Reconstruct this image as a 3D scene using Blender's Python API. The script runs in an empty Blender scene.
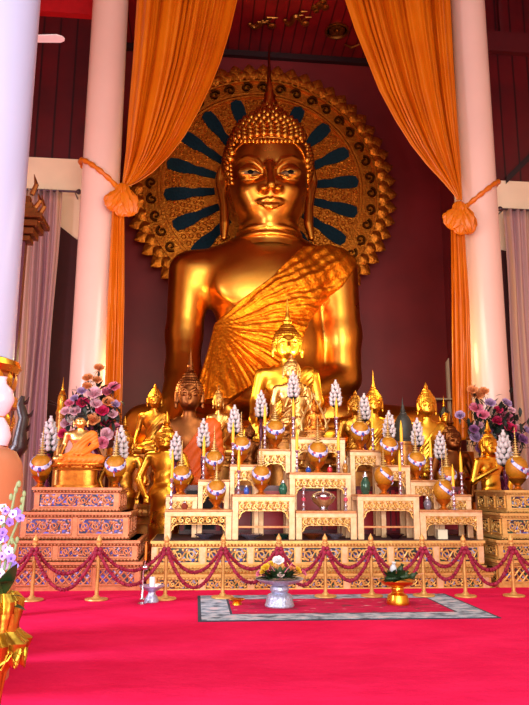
import bpy, math, random
import numpy as np
from mathutils import Vector, Matrix
PI = math.pi
S = bpy.context.scene
COL = S.collection
rnd = random.Random(7)

# ------------------------------------------------------------------ camera
FPX, CX, CY = 690.0, 264.5, 352.5
YAW, PITCH, ROLL = math.radians(5.5), math.radians(11.15), math.radians(0.35)
CAM = Vector((0, 0, 1.3))
fwd = Vector((math.sin(YAW) * math.cos(PITCH), math.cos(YAW) * math.cos(PITCH), math.sin(PITCH)))
r0 = Vector((math.cos(YAW), -math.sin(YAW), 0))
u0 = r0.cross(fwd)
up = u0 * math.cos(ROLL) - r0 * math.sin(ROLL)
right = r0 * math.cos(ROLL) + u0 * math.sin(ROLL)
cd = bpy.data.cameras.new('camera'); cam = bpy.data.objects.new('camera', cd); COL.objects.link(cam)
cd.sensor_fit = 'VERTICAL'; cd.sensor_height = 24; cd.lens = 24 * FPX / 705
cd.clip_start = .05; cd.clip_end = 200
M = Matrix((right, up, -fwd)).transposed().to_4x4(); M.translation = CAM
cam.matrix_world = M
S.camera = cam

def ray(px, py):
    return (fwd * FPX + right * (px - CX) + up * (CY - py)).normalized()
def at(px, py, Y):
    d = ray(px, py); return CAM + d * (Y / d.y)
def floor_at(px, py, z=0.0):
    d = ray(px, py); return CAM + d * ((z - CAM.z) / d.z)
def mpp(p):
    return (Vector(p) - CAM).dot(fwd) / FPX
def zat(px, py, Y): return at(px, py, Y).z
def xat(px, py, Y): return at(px, py, Y).x

# ------------------------------------------------------------------ meshes
class MB:
    def __init__(s): s.v = []; s.f = []; s.mi = []; s.cur = 0
    def add(s, vs, fs):
        n = len(s.v); s.v.extend([tuple(v) for v in vs]); s.f.extend([tuple(i + n for i in f) for f in fs])
        s.mi.extend([s.cur] * len(fs)); return s
    def box(s, x0, x1, y0, y1, z0, z1):
        return s.add([(x0,y0,z0),(x1,y0,z0),(x1,y1,z0),(x0,y1,z0),(x0,y0,z1),(x1,y0,z1),(x1,y1,z1),(x0,y1,z1)],
                     [(3,2,1,0),(4,5,6,7),(0,1,5,4),(1,2,6,5),(2,3,7,6),(3,0,4,7)])
    def lathe(s, prof, n=24, c=(0,0,0), a0=0, wob=None):
        vs = []; m = len(prof)
        for i in range(n):
            a = a0 + 2*PI*i/n
            for r, z in prof:
                k = 1 + (wob(a, z) if wob else 0)
                vs.append((c[0]+r*k*math.cos(a), c[1]+r*k*math.sin(a), c[2]+z))
        fs = []
        for i in range(n):
            j = (i+1) % n
            for k in range(m-1): fs.append((i*m+k, j*m+k, j*m+k+1, i*m+k+1))
        if prof[0][0] > 1e-4: fs.append(tuple(i*m for i in range(n))[::-1])
        if prof[-1][0] > 1e-4: fs.append(tuple(i*m+m-1 for i in range(n)))
        return s.add(vs, fs)
    def tube(s, pts, rad, n=8, cap=True):
        pts = [Vector(p) for p in pts]; m = len(pts); vs = []
        rr = rad if isinstance(rad, (list, tuple)) else [rad]*m
        t = (pts[1]-pts[0]).normalized()
        a = Vector((0,0,1)) if abs(t.z) < .9 else Vector((1,0,0))
        u = t.cross(a).normalized()
        for i in range(m):
            t = (pts[min(i+1,m-1)] - pts[max(i-1,0)])
            t = t.normalized() if t.length > 1e-9 else Vector((0,0,1))
            u = (u - t*u.dot(t)); u = u.normalized() if u.length > 1e-6 else t.orthogonal().normalized()
            w = t.cross(u)
            for k in range(n):
                an = 2*PI*k/n
                vs.append(pts[i] + (u*math.cos(an)+w*math.sin(an))*rr[i])
        fs = [(i*n+k, i*n+(k+1)%n, (i+1)*n+(k+1)%n, (i+1)*n+k) for i in range(m-1) for k in range(n)]
        if cap: fs += [tuple(range(n))[::-1], tuple((m-1)*n+k for k in range(n))]
        return s.add(vs, fs)
    def ball(s, c, r, n=10, m=7):
        r = r if isinstance(r, (tuple, list)) else (r, r, r)
        vs = [(c[0], c[1], c[2]-r[2])]
        for j in range(1, m):
            a = -PI/2 + PI*j/m
            for i in range(n):
                b = 2*PI*i/n
                vs.append((c[0]+r[0]*math.cos(a)*math.cos(b), c[1]+r[1]*math.cos(a)*math.sin(b), c[2]+r[2]*math.sin(a)))
        vs.append((c[0], c[1], c[2]+r[2])); fs = []
        for i in range(n):
            fs.append((0, 1+(i+1)%n, 1+i))
            for j in range(m-2):
                fs.append((1+j*n+i, 1+j*n+(i+1)%n, 1+(j+1)*n+(i+1)%n, 1+(j+1)*n+i))
            fs.append((1+(m-2)*n+i, 1+(m-2)*n+(i+1)%n, len(vs)-1))
        return s.add(vs, fs)
    def prism(s, poly, y0, y1):
        n = len(poly)
        vs = [(x, y0, z) for x, z in poly] + [(x, y1, z) for x, z in poly]
        fs = [tuple(range(n)), tuple(range(n, 2*n))[::-1]] + [(i, n+i, n+(i+1)%n, (i+1)%n) for i in range(n)]
        return s.add(vs, fs)
    def grid(s, fn, nu, nv):
        vs = [fn(i/nu, j/nv) for j in range(nv+1) for i in range(nu+1)]
        fs = [(j*(nu+1)+i, j*(nu+1)+i+1, (j+1)*(nu+1)+i+1, (j+1)*(nu+1)+i) for j in range(nv) for i in range(nu)]
        return s.add(vs, fs)
    def move(s, M):
        s.v = [tuple(M @ Vector(v)) for v in s.v]; return s
    def merge(s, o, M=None):
        vs = [tuple(M @ Vector(v)) for v in o.v] if M is not None else o.v
        return s.add(vs, o.f)
    def mesh(s, name, smooth=True, ang=40):
        me = bpy.data.meshes.new(name); me.from_pydata(s.v, [], s.f); me.update()
        if smooth:
            me.polygons.foreach_set('use_smooth', [True]*len(me.polygons))
            try: me.set_sharp_from_angle(angle=math.radians(ang))
            except Exception: pass
        return me

def put(name, me, mat, parent=None, loc=None, rot=None, sc=None):
    o = bpy.data.objects.new(name, me); COL.objects.link(o)
    if mat is not None and not me.materials:
        for m_ in (mat if isinstance(mat, (list, tuple)) else [mat]): me.materials.append(m_)
    if parent is not None: o.parent = parent
    if loc is not None: o.location = loc
    if rot is not None: o.rotation_euler = rot
    if sc is not None: o.scale = sc if isinstance(sc, (tuple, list)) else (sc, sc, sc)
    return o
def obj(name, mb, mat, parent=None, smooth=True, ang=40, **k):
    me = mb.mesh(name, smooth, ang)
    o = put(name, me, mat, parent, **k)
    if any(mb.mi): me.polygons.foreach_set('material_index', mb.mi)
    return o
def tag(o, label, cat, group=None, kind=None):
    o['label'] = label; o['category'] = cat
    if group: o['group'] = group
    if kind: o['kind'] = kind
    return o
def thing(name, label, cat, loc=(0,0,0), rotz=0, group=None, sc=None):
    o = bpy.data.objects.new(name, None); COL.objects.link(o)
    o.empty_display_size = .05
    o.location = loc; o.rotation_euler = (0, 0, rotz)
    if sc is not None: o.scale = (sc, sc, sc) if not isinstance(sc, tuple) else sc
    return tag(o, label, cat, group)
def struct(name, mb, mat, smooth=False, parent=None):
    o = obj(name, mb, mat, parent, smooth)
    if parent is None: o['kind'] = 'structure'
    return o
def dup(root, loc, rotz=0, label=None, group=None, sc=None):
    r = root.copy(); COL.objects.link(r); r.location = loc; r.rotation_euler = (0, 0, rotz)
    if sc is not None: r.scale = sc if isinstance(sc, tuple) else (sc, sc, sc)
    if label: r['label'] = label
    if group: r['group'] = group
    for ch in list(root.children):
        c = ch.copy(); COL.objects.link(c); c.parent = r
        for g in ch.children:
            d = g.copy(); COL.objects.link(d); d.parent = c
    return r
def thicken(o, t, sub=0):
    m = o.modifiers.new('t', 'SOLIDIFY'); m.thickness = t; m.offset = 0
    if sub:
        m = o.modifiers.new('s', 'SUBSURF'); m.levels = m.render_levels = sub
    return o
def bevel(o, w, seg=2):
    m = o.modifiers.new('b', 'BEVEL'); m.width = w; m.segments = seg; m.limit_method = 'ANGLE'
    return o

# ------------------------------------------------------------------ materials
def lin(h):
    h = h.lstrip('#'); v = [int(h[i:i+2], 16)/255 for i in (0, 2, 4)]
    return tuple((c/12.92 if c <= .04045 else ((c+.055)/1.055)**2.4) for c in v) + (1,)
class Mat:
    def __init__(s, name):
        s.m = bpy.data.materials.new(name); s.m.use_nodes = True
        s.n = s.m.node_tree.nodes; s.l = s.m.node_tree.links
        s.b = s.n['Principled BSDF']
    def new(s, t, **k):
        n = s.n.new(t)
        for a, v in k.items(): setattr(n, a, v)
        return n
    def link(s, a, b): s.l.new(a, b)
    def co(s, scale=(1,1,1), kind='Object'):
        t = s.new('ShaderNodeTexCoord'); m = s.new('ShaderNodeMapping')
        m.inputs['Scale'].default_value = scale
        s.link(t.outputs[kind], m.inputs[0]); return m.outputs[0]
    def noise(s, scale, vec=None, detail=4, rough=.5):
        n = s.new('ShaderNodeTexNoise'); n.inputs['Scale'].default_value = scale
        n.inputs['Detail'].default_value = detail; n.inputs['Roughness'].default_value = rough
        if vec is not None: s.link(vec, n.inputs['Vector'])
        return n.outputs['Fac']
    def ramp(s, fac, stops, const=False):
        r = s.new('ShaderNodeValToRGB'); e = r.color_ramp.elements
        if const: r.color_ramp.interpolation = 'CONSTANT'
        while len(e) < len(stops): e.new(.5)
        for i, (p, c) in enumerate(stops):
            e[i].position = p; e[i].color = lin(c) if isinstance(c, str) else c
        s.link(fac, r.inputs[0]); return r.outputs[0]
    def bump(s, fac, strength=.3, dist=.02):
        b = s.new('ShaderNodeBump'); b.inputs['Strength'].default_value = strength
        b.inputs['Distance'].default_value = dist
        s.link(fac, b.inputs['Height']); s.link(b.outputs[0], s.b.inputs['Normal'])
    def set(s, **k):
        for a, v in k.items(): s.b.inputs[a.replace('_', ' ')].default_value = v
        return s
def simple(name, col, rough=.5, metal=0, var=.0, nscale=8, bumps=0, bscale=40, **k):
    m = Mat(name); m.set(Roughness=rough, Metallic=metal, **k)
    c = lin(col) if isinstance(col, str) else col
    if var:
        a = tuple(max(0, x*(1-var)) for x in c[:3]) + (1,); b = tuple(min(1, x*(1+var)) for x in c[:3]) + (1,)
        m.link(m.ramp(m.noise(nscale, m.co()), [(.3, a), (.7, b)]), m.b.inputs['Base Color'])
    else: m.b.inputs['Base Color'].default_value = c
    if bumps: m.bump(m.noise(bscale, m.co()), bumps, .01)
    return m.m
def gold(name, c0, c1, r0=.2, r1=.4, nscale=3, bumps=.15, bscale=12, dist=.02):
    m = Mat(name); m.set(Metallic=1.0)
    co = m.co()
    n = m.noise(nscale, co, 5, .6)
    m.link(m.ramp(n, [(.3, c0), (.7, c1)]), m.b.inputs['Base Color'])
    r = m.new('ShaderNodeMapRange'); r.inputs[1].default_value = .3; r.inputs[2].default_value = .7
    r.inputs[3].default_value = r0; r.inputs[4].default_value = r1
    m.link(n, r.inputs[0]); m.link(r.outputs[0], m.b.inputs['Roughness'])
    m.bump(m.noise(bscale, co, 3), bumps, dist)
    return m.m

G_BIG = gold('gilded_skin', '#d8913a', '#c47a26', .26, .38, 1.2, .10, 3, .05)
G_SASH = gold('gold_cloth', '#d47e1c', '#bc6410', .42, .58, 6, .7, 16, .03)
G_HALO = gold('halo_gold', '#d8862c', '#b05c18', .4, .55, 8, .7, 22, .03)
G_STAT = gold('statue_gold', '#f4bc44', '#e49c28', .24, .36, 4, .05, 12, .01)
G_PALE = gold('statue_pale_gold', '#f6d084', '#e0a850', .28, .4, 5, .08, 14, .01)
G_BRONZE = gold('statue_bronze', '#94582c', '#62341a', .3, .45, 5, .1, 14, .01)
G_OLD = gold('statue_old_gold', '#d89c3c', '#b87828', .28, .42, 5, .08, 14, .01)
G_FOIL = gold('gold_foil', '#dcb448', '#a88420', .3, .45, 3, .4, 5, .05)
SILVER = simple('silver', '#d8d8e0', .22, 1, .1, 20)
PEWTER = simple('patterned_silver', '#b4bcd4', .4, .55, .3, 45, 1.0, 38)
def paint_gold(name, c0, c1, rough=.42, metal=.35):
    m = Mat(name); m.set(Roughness=rough, Metallic=metal)
    m.link(m.ramp(m.noise(14, m.co(), 4), [(.3, c0), (.7, c1)]), m.b.inputs['Base Color'])
    m.bump(m.noise(60, m.co()), .15, .004); return m.m
TBL = paint_gold('table_gold_paint', '#e8c296', '#d8aa78')
TBL_RIM = paint_gold('table_rim_paint', '#cc8e58', '#ac6c3c')
FRET = paint_gold('fretwork_gold', '#eabb70', '#d29c4c', .35, .5)
ALT = paint_gold('altar_gold', '#e8ba6c', '#d09a50', .38, .5)
ALT_D = paint_gold('altar_moulding_gold', '#d09a58', '#b07c40', .4, .5)
PED = paint_gold('pedestal_rose_gold', '#dd9064', '#c87650', .4, .4)
PED_D = paint_gold('pedestal_dark_rose_gold', '#b46a40', '#945030', .42, .4)
def mosaic(name, sc, stops, base=.25):
    m = Mat(name); m.set(Roughness=base, Specular_IOR_Level=.8)
    v = m.new('ShaderNodeTexVoronoi'); v.inputs['Scale'].default_value = sc
    m.link(m.co(), v.inputs['Vector'])
    s = m.new('ShaderNodeSeparateColor'); m.link(v.outputs['Color'], s.inputs[0])
    m.link(m.ramp(s.outputs[0], stops, True), m.b.inputs['Base Color'])
    return m.m
MOS = mosaic('glass_mosaic', 26, [(0, '#141c3c'), (.2, '#14402c'), (.36, '#581420'), (.5, '#9c9cb4'), (.6, '#0c1020'), (.76, '#b87828'), (.9, '#34489c')])
MOS_L = mosaic('lilac_glass_mosaic', 26, [(0, '#4a4878'), (.25, '#2c3c50'), (.4, '#a06050'), (.55, '#b8a8c8'), (.68, '#3c3c80'), (.82, '#e0a070'), (.92, '#6464c0')])
RIBBON = mosaic('flowered_ribbon', 34, [(0, '#c4c0dc'), (.42, '#34449c'), (.6, '#d4d0e8'), (.74, '#a82444'), (.84, '#b0b4dc')], .5)
AMBER = simple('amber_satin', '#b4740c', .5, .25, .12, 30, .1, 90)
WAX = simple('yellow_wax', '#f2b614', .4, 0, .05, Subsurface_Weight=.1)
LOTUS_W = simple('white_lotus_petal', '#c8bebe', .5, 0, .06)
LEAF = simple('leaf_green', '#24401c', .5, 0, .35, 12)
LEAF_D = simple('dark_leaf', '#18241c', .5, 0, .3, 12)
MAROON = simple('maroon_lacquer', '#5c0c1c', .3, 0, .15, 4)
RED_LAC = simple('red_lacquer', '#a01424', .35, 0, .1, 4)
DARK = simple('dark_wood', '#241410', .75, 0, .3, 6)
PURPLE = simple('purple_glass', '#5c1c3c', .15, .2, .2)
# ================================================================== setting
def plank_mat(name, c0, c1, line, sc, rough=.35, axis=0):
    m = Mat(name); m.set(Roughness=rough)
    w = m.new('ShaderNodeTexWave'); w.wave_type = 'BANDS'; w.bands_direction = 'XY'[axis]
    w.inputs['Scale'].default_value = sc; w.inputs['Distortion'].default_value = .15
    m.link(m.co(), w.inputs['Vector'])
    nz = m.ramp(m.noise(1.5, m.co((1, 1, 1)), 5), [(.3, c0), (.7, c1)])
    k = m.ramp(w.outputs['Fac'], [(0, '#000000'), (.06, '#ffffff')])
    mx = m.new('ShaderNodeMix', data_type='RGBA')
    m.link(k, mx.inputs[0]); mx.inputs[6].default_value = lin(line); m.link(nz, mx.inputs[7])
    m.link(mx.outputs[2], m.b.inputs['Base Color'])
    m.bump(w.outputs['Fac'], .1, .02); return m.m
CEIL_RED = plank_mat('red_ceiling_boards', '#8a1018', '#6a0c14', '#300408', 1.1)
CARPET = Mat('red_carpet')
CARPET.set(Roughness=1, Specular_IOR_Level=.02)
CARPET.link(CARPET.ramp(CARPET.noise(1.3, CARPET.co((1, 1.6, 1)), 6, .65), [(.3, '#d01848'), (.7, '#e42458')]), CARPET.b.inputs['Base Color'])
CARPET.bump(CARPET.noise(3.5, CARPET.co((1, 2, 1)), 6, .6), .25, .05)
CARPET = CARPET.m
WALL_C = simple('cream_plaster', '#ecd0ae', .7, 0, .04, 2)
WALL_M = simple('maroon_plaster', '#7c1a1c', .5, 0, .16, .8, .15, 4)
BEAM_R = simple('red_painted_beam', '#b81018', .4, 0, .08)
COLM = simple('pale_column_paint', '#e6bcaa', .22, 0, .03, 1.2)
DRAPE = Mat('orange_satin'); DRAPE.set(Roughness=.4, Specular_IOR_Level=.4)
DRAPE.link(DRAPE.ramp(DRAPE.noise(1.2, DRAPE.co(), 4), [(.3, '#c86004'), (.7, '#d67206')]), DRAPE.b.inputs['Base Color'])
DRAPE.bump(DRAPE.noise(5, DRAPE.co((1, 1, .35)), 5), .35, .05); DRAPE = DRAPE.m
SHEER = Mat('lilac_sheer_curtain'); SHEER.set(Roughness=.7, Transmission_Weight=0)
SHEER.link(SHEER.ramp(SHEER.noise(2.2, SHEER.co((1.8, 1, .06)), 3), [(.3, '#8c5c68'), (.5, '#b08884'), (.68, '#c49c74')]), SHEER.b.inputs['Base Color'])
SHEER = SHEER.m

YC = 12.3
XL, XR = xat(97, 270, YC), xat(482, 270, YC)
YB = 17.0
ZN = zat(300, 57, YB)
YW = 13.6
ZA = zat(65, 161, YW)
AX = (XL+XR)/2

struct('floor', MB().box(-7, 11, -3, YB+.2, -.1, 0), CARPET)
XAL, XAR = XL-.8, xat(448.5, 380, YB)
struct('wall_back', MB().box(XAL-.2, XAR+.2, YB, YB+.2, 0, ZN+.3), WALL_M)
struct('wall_aisle_left', MB().box(-7, XL-.1, YW, YW+.15, 0, ZA+.05), WALL_C)
struct('wall_aisle_right', MB().box(XR+.1, 11, YW, YW+.15, 0, ZA+.05), WALL_C)
struct('wall_apse_left', MB().box(XAL-.15, XAL, YW+.16, YB, 0, ZN), WALL_M)
struct('wall_apse_right', MB().box(XAR, XAR+.15, YW+.16, YB, 0, ZN), WALL_M)
struct('wall_left', MB().box(-7.15, -7, -3, YW+.15, 0, ZN), WALL_C)
struct('wall_right', MB().box(11, 11.15, -3, YW+.15, 0, ZN), WALL_C)
struct('ceiling', MB().box(-7.15, 11.15, -3, YB+.2, ZN, ZN+.2), CEIL_RED)
BOARD = plank_mat('dark_red_wall_boards', '#56080f', '#42060c', '#1c0206', .9, .3)
struct('wall_boards_left', MB().box(-7, XL-.25, YW+.02, YW+.15, ZA+.05, ZN), BOARD)
struct('wall_boards_right', MB().box(XR+.25, 11, YW+.02, YW+.15, ZA+.05, ZN), BOARD)
zb1 = zat(65, 14, YW-.1)
struct('trim_1', MB().box(-7, XL-.1, YW-.15, YW+.02, zb1, ZN), BEAM_R)
zb1 = zat(510, 52, YW-.1)
m = MB().box(XR+.1, 11, YW-.12, YW+.02, zb1, zb1+.5)
m.box(xat(499, 40, YW), xat(502, 40, YW), YW-.1, YW+.02, zb1+.5, ZN)
struct('trim_2', m, simple('dark_red_beam', '#4c0a10', .4, 0, .08))
p0, p1 = at(507, 183, YW-.06), at(560, 130, YW-.06)
m = MB(); m.prism([(p0.x, p0.z), (p1.x, p1.z), (p1.x, p1.z+.16), (p0.x, p0.z+.16)], YW-.06, YW+.02)
struct('trim_6', m, simple('black_brown_batten', '#1c0608', .5))
struct('trim_3', MB().box(XAL, XAR, YB-.14, YB, ZN-.16, ZN), simple('dark_beam', '#2a080a', .5))
# door openings in the aisle walls
def door_poly(name, pts, Y):
    P = [at(x, y, Y) for x, y in pts]
    zb = 0.02
    poly = [(P[0].x, zb)] + [(p.x, p.z) for p in P] + [(P[-1].x, zb)]
    o = struct(name, MB().prism(poly, Y-.03, Y+.0), simple('dark_maroon_door', '#38080c', .85, 0, .1))
    return o
door_poly('door_1', [(58, 226), (62, 228), (77, 240), (90, 240)], YW-.002)
door_poly('door_2', [(492, 262), (499, 250), (508, 252), (520, 264)], YW-.002)
P0, P1, P2 = at(446.5, 362, YB-.1), at(450, 356, YB-.1), at(456, 356, YB-.1)
struct('trim_4', MB().prism([(P0.x, 0), (P0.x, P0.z), (P1.x, P1.z), (P2.x, P2.z), (P2.x, 0)], YB-.1, YB-.01), WALL_C)
# small ledge with shelf on the apse wall, right
p0, p1 = at(436, 400, YB-.3), at(452, 399, YB-.3)
struct('trim_5', MB().box(p0.x, p1.x, YB-.3, YB-.0, p1.z-.02, p1.z+.02), WALL_C)

# ---- columns
def column(name, X, Y, r, z0, z1, lab, group):
    m = MB().lathe([(r*1.02, z0), (r*1.01, z0+.3), (r, z0+.6), (r, z1*.5), (r*.97, z1)], 64, (X, Y, 0))
    o = obj(name, m, COLM, None)
    o['label'] = lab; o['category'] = 'column'; o['group'] = group
    return o
RC = mpp(at(90, 390, YC))*19.8
column('column', XL-.02, YC, RC, 0, ZN, 'round pale pink column wrapped by the orange tie, left of the seated gold statue', 'nave columns')
column('column', XR+.02, YC, RC, 0, ZN, 'round pale pink column wrapped by the orange tie, right of the seated gold statue', 'nave columns')
YF = 6.2
pf = at(26.5, 175, YF)
RF = .40
XF = pf.x - RF*1.01
zf = zat(14, 352, YF-RF)
fc = thing('column', 'thick pale blue-white foreground column with gilded lotus base, cut by the left picture edge', 'column', (XF, YF, 0))
obj('shaft', MB().lathe([(RF*1.02, zf), (RF, zf+1), (RF*.97, ZN)], 64), simple('pale_blue_paint', '#bcc4e6', .3, 0, .02, 1), fc)
m = MB()
m.lathe([(RF*1.02, zf-.02), (RF*1.16, zf-.02), (RF*1.2, zf-.07), (RF*1.12, zf-.12), (RF*1.02, zf-.13)], 64)
m.lathe([(RF*1.02, zf-.32), (RF*1.16, zf-.33), (RF*1.16, zf-.42), (RF*1.02, zf-.43)], 64)
obj('gilt_ring', m, G_STAT, fc)
m = MB()
for i in range(22):
    a = 2*PI*i/22
    for row, (zz, dr) in enumerate([(zf-.30, .04), (zf-.66, .05)]):
        def pet(u, v, a=a, zz=zz, dr=dr):
            w = (u-.5)*.26*math.sin(PI*min(1, .25+v*.75))**.7
            rr = RF*1.03 + dr*math.sin(v*2.2)
            return (rr*math.cos(a+w), rr*math.sin(a+w), zz+v*.18)
        m.grid(pet, 4, 5)
obj('lotus_petal_band', m, G_STAT, fc)
obj('lower_shaft', MB().lathe([(RF*1.06, 0), (RF*1.04, zf-.6), (RF*1.02, zf-.02)], 48), simple('orange_mosaic_plaster', '#b4562c', .35, .3, .35, 14, .4, 30), fc)

# ---- satin drapes
def interp(tab, y):
    for (y0, x0), (y1, x1) in zip(tab, tab[1:]):
        if y <= y1:
            t = (y-y0)/(y1-y0); return x0+(x1-x0)*t
    return tab[-1][1]
def sheet(mb, L, R, y0, y1, Y, nf, amp, nu, nv, ph=0, yk=None):
    wmax = max(abs(interp(R, y)-interp(L, y)) for y in (y0, (y0+y1)/2, y1))
    def fn(u, v):
        py = y0+(y1-y0)*v
        xl, xr = interp(L, py), interp(R, py)
        k = (abs(xr-xl)/wmax)**.7
        uu = u+.035*math.sin(9*u+ph)+.02*math.sin(21*u+2*ph+1.3*v)
        d = amp*k*(math.sin(2*PI*nf*uu+ph)*(.55+.4*math.sin(7*u+ph)) + .3*math.sin(2*PI*nf*2.6*uu+1.2*v+ph) + .12*math.sin(2*PI*nf*5.3*uu+2*v))
        p = at(xl+(xr-xl)*u, py, Y+d-.05)
        return tuple(p)
    return mb.grid(fn, nu, nv)
YD = YC-.35
def smooth_tab(tab):
    return tab
LL = [(-20, 139), (0, 137), (60, 133), (120, 128), (150, 126), (186, 122)]
LR = [(-20, 243), (0, 237), (30, 230), (60, 221), (85, 211), (110, 199), (135, 185), (155, 170), (172, 153), (182, 138), (187, 127)]
RL = [(-20, 339), (0, 345), (30, 355), (60, 367), (90, 379), (120, 395), (145, 411), (165, 427), (182, 443), (196, 455), (200, 457)]
RR = [(-20, 449), (0, 450), (60, 453), (120, 457), (160, 460), (200, 462)]
def knot(parent, px, py, r, seed, mat):
    rn = random.Random(seed)
    c = at(px, py, YD-.12); s = mpp(c)
    m = MB()
    def lobe(cx, cy, rx, rz, ang, nf):
        def w(a, z): return .15*math.sin(nf*a+z*9+seed)+.09*math.sin(nf*1.7*a-z*14+2)+.05*math.sin(nf*3.1*a+z*22)
        prof = [(.03, 1), (.3, .93), (.62, .72), (.9, .3), (1, -.1), (.92, -.5), (.66, -.82), (.3, -.97), (.02, -1)]
        q = MB().lathe([(a*rx*s, b*rz*s) for a, b in prof], 56, wob=w)
        q.move(Matrix.Translation((cx*s, 0, cy*s)) @ Matrix.Rotation(ang, 4, 'Y') @ Matrix.Scale(.6, 4, (0, 1, 0)))
        m.merge(q)
    lobe(-.25*r, -.15*r, .62*r, .85*r, .5, 8)
    lobe(.42*r, -.25*r, .62*r, 1.0*r, -.25, 9)
    lobe(.05*r, .55*r, .42*r, .5*r, 0, 7)
    lobe(.1*r, -.7*r, .42*r, .6*r, .15, 6)
    lobe(-.62*r, -.05*r, .32*r, .5*r, 1.1, 6)
    return obj('knot', m, mat, parent, loc=c)
def drape(px_knot, py_knot, L, R, yend, tailL, tailR, ytail, colx, band, lab, seed):
    c = at(px_knot, py_knot, YD)
    t = thing('satin_drape', lab, 'drape')
    m = MB(); sheet(m, L, R, -20, yend, YD, 4.6, .17, 190, 90, seed)
    o = obj('swag', m, DRAPE, t); thicken(o, .012)
    m = MB(); sheet(m, tailL, tailR, py_knot+5, ytail, YD, 3.2, .05, 60, 60, seed+1)
    o = obj('tail', m, DRAPE, t); thicken(o, .012)
    knot(t, px_knot, py_knot, 15.5, seed, DRAPE)
    (xa, ya), (xb, yb) = band
    za, zb = zat(xa, ya, YC), zat(xb, yb, YC-.3)
    pts = []
    sgn = 1 if xa < xb else -1
    for i in range(49):
        a = 2*PI*i/48
        k = (1+math.cos(a)*sgn)/2
        pts.append((colx+(RC+.035)*math.cos(a), YC+(RC+.035)*math.sin(a), za+(zb-za)*k))
    rad = [.045+.012*math.sin(i*2.1) for i in range(49)]
    obj('tie_band', MB().tube(pts, rad, 10), DRAPE, t)
    return t
drape(121, 198, LL, LR, 187, [(190, 115), (215, 112), (300, 108), (440, 103)], [(190, 127), (215, 124), (300, 124), (440, 121)], 440, XL-.02, ((84, 163), (121, 187)),
      'orange satin drape gathered in a knot on the left pink column', 1)
drape(459, 216, RL, RR, 200, [(205, 453), (225, 451), (300, 452), (440, 453)], [(205, 466), (225, 464), (300, 469), (440, 473)], 440, XR+.02, ((497, 184), (459, 205)),
      'orange satin drape gathered in a knot on the right pink column', 4)

# ---- sheer curtains with rods
def curtain(px0, px1, py0, py1, rodx0, rodx1, fin, lab):
    Y = YW-.35
    t = thing('sheer_curtain', lab, 'curtain', group='lilac aisle curtains')
    m = MB(); a, b2 = at(px0, py0, Y), at(px1, py1, Y)
    z0, z1 = .02, a.z
    x0, x1 = a.x, at(px1, py0, Y).x
    def fn(u, v):
        x = x0+(x1-x0)*u + .02*math.sin(9*v+7*u)
        return (x, Y+.05*math.sin(2*PI*7.5*u+.5*math.sin(2*v))*(1-.3*v)+.02*math.sin(37*u), z1+(z0-z1)*v)
    m.grid(fn, 140, 30)
    o = obj('cloth', m, SHEER, t); thicken(o, .008)
    r = MB(); p, q = at(rodx0, py0-1, Y), at(rodx1, py0-1, Y)
    r.tube([(p.x, Y, z1+.0), (q.x, Y, z1+.0)], .022, 10)
    fx = p if fin == 0 else q
    r.ball((fx.x, Y, z1), .055)
    r.tube([(fx.x*.9+.1*(p.x+q.x)/2, Y, z1), (fx.x*.9+.1*(p.x+q.x)/2, YW, z1)], .015, 8)
    obj('curtain_rod', r, simple('dark_rod_%d' % fin, '#584850', .3, .8), t)
curtain(18, 62, 189, 480, 0, 79, 1, 'lilac sheer curtain on a rod behind the pale blue foreground column')
curtain(503, 560, 209, 480, 500, 575, 0, 'lilac sheer curtain on a rod at the right picture edge')

# ---- ceiling fan
fh = at(6, 39, 8.2)
t = thing('ceiling_fan', 'ceiling fan with a white blade showing past the foreground column', 'fan', (fh.x, fh.y, fh.z))
FANW = simple('white_enamel', '#e8dcd4', .3)
obj('motor', MB().lathe([(.02, .12), (.12, .1), (.14, .02), (.12, -.06), (.03, -.09)], 24), FANW, t)
obj('rod', MB().lathe([(.02, .1), (.02, ZA-fh.z)], 10), FANW, t)
bl = MB()
bl.v = []
poly = [(.1, -.04), (.3, -.075), (.68, -.085), (.74, -.05), (.76, 0), (.74, .05), (.68, .085), (.3, .075), (.1, .04)]
nn = len(poly)
bl.add([(x, y, -.006+.06*y) for x, y in poly]+[(x, y, .006+.06*y) for x, y in poly], [tuple(range(nn))[::-1], tuple(range(nn, 2*nn))]+[(i, (i+1) % nn, nn+(i+1) % nn, nn+i) for i in range(nn)])
bme = bl.mesh('blade')
for k in range(3):
    put('blade', bme, FANW, t, rot=(0, 0, -.12+2*PI*k/3))

# ---- gilded ornaments on the ceiling
def wig(px, py, w, h, n, seed):
    pts = []
    for i in range(25):
        u = i/24
        p = floor_at(px-w/2+w*u, py+h*.5*math.sin(u*n+seed), ZN)
        pts.append((p.x, p.y, ZN-.07))
    return pts
OG = gold('dull_ceiling_gold', '#b87838', '#8a5020', .4, .5)
for (px, py, w, h, n, lab) in [(261, 22, 22, 5, 7, 'gilded dragon relief on the dark red ceiling, left of the pair'), (295, 18, 20, 8, 8.5, 'gilded dragon relief on the dark red ceiling, right of the pair')]:
    m = MB(); pts = wig(px, py, w, h, n, 0)
    m.tube(pts, [.02+.05*math.sin(PI*min(1, .12+i/24)) for i in range(25)], 6)
    for i in (4, 9, 14, 19):
        q = Vector(pts[i]); m.tube([q, q+Vector((.1, -.2, 0)), q+Vector((.24, -.22, 0))], [.03, .025, .01], 5)
    m.ball(pts[-1], (.12, .1, .05)); m.ball(pts[0], (.06, .06, .04))
    tag(obj('ceiling_dragon_relief', m, OG), lab, 'ornament', 'dragon reliefs on the ceiling', 'thing')
p = floor_at(337, 30, ZN)
t = thing('ceiling_rosette', 'round flower rosette fixed on the dark ceiling by the right drape', 'ornament', (p.x, p.y, ZN))
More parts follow.
